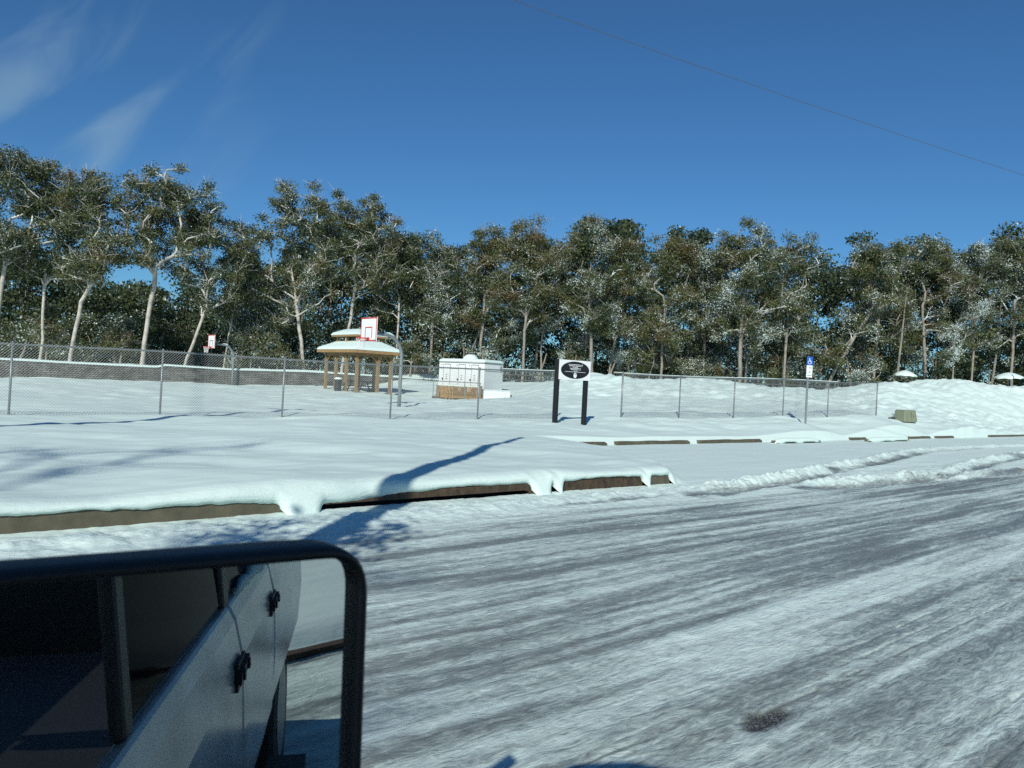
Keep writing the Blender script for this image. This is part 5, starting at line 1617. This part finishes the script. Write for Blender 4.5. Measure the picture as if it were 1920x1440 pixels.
# mirror
C_PX = (330, 1230)
dist = 0.72
Mc = at(*C_PX, dist)
d_in = ray(*C_PX); d_in = d_in / np.linalg.norm(d_in)
R_WANT = -VF * 0.955 - VN * 0.20 + VZ * (-0.26)
R_WANT /= np.linalg.norm(R_WANT)
mn = R_WANT - d_in; mn /= np.linalg.norm(mn)
def onplane(px, py, off=0.0):
    d = ray(px, py)
    t_ = ((Mc + mn * off - EYE) @ mn) / (d @ mn)
    return EYE + d * t_
def rounded(corners, rads, n=9):
    """polygon with rounded corners (3D, planar)"""
    out = []
    k = len(corners)
    for i in range(k):
        p0, p, p1 = corners[i - 1], corners[i], corners[(i + 1) % k]
        a = (p0 - p) / np.linalg.norm(p0 - p); b_ = (p1 - p) / np.linalg.norm(p1 - p)
        r_ = rads[i]
        for s_ in np.linspace(0, 1, n):
            out.append((1 - s_) ** 2 * (p + a * r_) + 2 * s_ * (1 - s_) * p + s_ ** 2 * (p + b_ * r_))
    return np.array(out)
oc = [onplane(*q) for q in ((-150, 1078), (685, 1013), (661, 1660), (-150, 1680))]
gc = [onplane(*q) for q in ((-100, 1107), (664, 1042), (643, 1620), (-100, 1640))]
sm = MB()
ro_ = rounded(oc, (0.06, 0.062, 0.06, 0.06)); ri_ = rounded(gc, (0.05, 0.036, 0.05, 0.05))
cen = ro_.mean(0)
rings = [ri_ - mn * 0.012, ri_ + mn * 0.004, ri_ + (ro_ - ri_) * 0.35 + mn * 0.016, ri_ + (ro_ - ri_) * 0.8 + mn * 0.012, ro_ - mn * 0.004,
         cen + (ro_ - cen) * 1.005 - mn * 0.03, cen + (ro_ - cen) * 0.96 - mn * 0.075, cen + (ro_ - cen) * 0.75 - mn * 0.11, cen + (ro_ - cen) * 0.3 - mn * 0.125]
k = len(ro_)
P = np.vstack(rings); F = []
for i in range(len(rings) - 1):
    for j in range(k):
        F.append((i * k + j, i * k + (j + 1) % k, (i + 1) * k + (j + 1) % k, (i + 1) * k + j))
F.append(tuple((len(rings) - 1) * k + j for j in range(k)))
sm.poly(P, F)
mir = sm.build('wing_mirror', M_PLAST, tk, smooth=True)
M_MIRR = mat('mirror_glass', (0.55, 0.58, 0.57), 0.012, metal=1.0)
gl = MB().prism(ri_ - mn * 0.004, -mn * 0.004).build('mirror_glass', M_MIRR, mir)
mb = MB()
mb.bar(Mc - mn * 0.06 + VZ * (-0.02), tv(0.70, NB + 0.02, 1.13), 0.05, 0.09)
mb.build('mirror_arm', M_PLAST, mir)

# ------------------------------------------------------------------ trees behind the truck: their shadows fall over road and lawn
rng = np.random.default_rng(5)
t = empty('leaning_tree', (-6.0, -12.0, 0.2))
tag(t, 'leaning bare tree behind the truck whose shadow crosses the kerb', 'tree')
o0 = np.array([-6.0, -12.0, 0.2])
ctl = np.array([(-6.0, -12.0, -0.3), (-5.3, -8.0, 1.5), (-4.5, -4.0, 3.3), (-3.75, -0.2, 5.05), (-3.15, 2.6, 6.7), (-2.75, 5.0, 8.0), (-2.2, 7.4, 9.3)]) - o0
s0 = np.linspace(0, 1, len(ctl)); s1 = np.linspace(0, 1, 22)
tr = np.column_stack([np.interp(s1, s0, ctl[:, i]) for i in range(3)])
T = [np.array(q) - o0 for q in ((-4.5, -0.4, 5.6), (-3.2, 0.6, 5.2), (-3.9, -1.6, 4.2))]
nodes, par, r, tips = skeleton(rng, tr, np.array(T), 0.02, 0.03, up=0.2)
r[:22] = np.interp(s1, [0, 0.5, 0.75, 1], [0.32, 0.20, 0.16, 0.07])
V, F = limb_mesh(nodes, par, r, 8)
np_mesh('trunk', V, F, M_BARKD, t, smooth=True)
cen = []
for q in T[:2] + [np.array([-3.6, -0.9, 4.6]) - o0]:
    cen.append(q + rng.normal(0, 0.28, (260, 3)))
C = np.vstack(cen)
V, F = leaf_quads(C, rng.uniform(0.04, 0.09, len(C)), rng)
np_mesh('crown', V, F, M_LEAF, t, attrs={'tint': np.repeat(rng.uniform(0.1, 0.5, len(C)), 4)})
for (x, y, H, W, sd, nt_, lab) in ((-20.5, -13.0, 15.0, 9.0, 401, 34, 'bare branched tree on the verge beyond the front of the truck'),
                                  (-11.5, -25.0, 25.0, 15.0, 402, 40, 'taller bare branched tree behind the leaning tree'),
                                  (-24.0, -9.0, 14.0, 9.0, 403, 34, 'bare branched tree farthest ahead of the truck')):
    tree((x, y, 0.2), H, W, lab, sd, fork=0.35, nt=nt_, lpc=10, snow=0.0, leaf=(0.05, 0.10), r0=0.16, k_r=0.016, name='bare_tree', group='trees behind the truck', bark=M_BARKD)
for i, (x, y, H, W, lab) in enumerate(((22.0, -16.0, 12.0, 8.0, 'leafy tree behind the truck, nearest to its tailgate'), (30.0, -8.0, 13.0, 9.0, 'leafy tree by the road far behind the tailgate'))):
    tree((x, y, 0.2), H, W, lab, 410 + i, fork=0.3, nt=36, lpc=110, snow=0.05, name='roadside_tree', group='trees behind the truck')
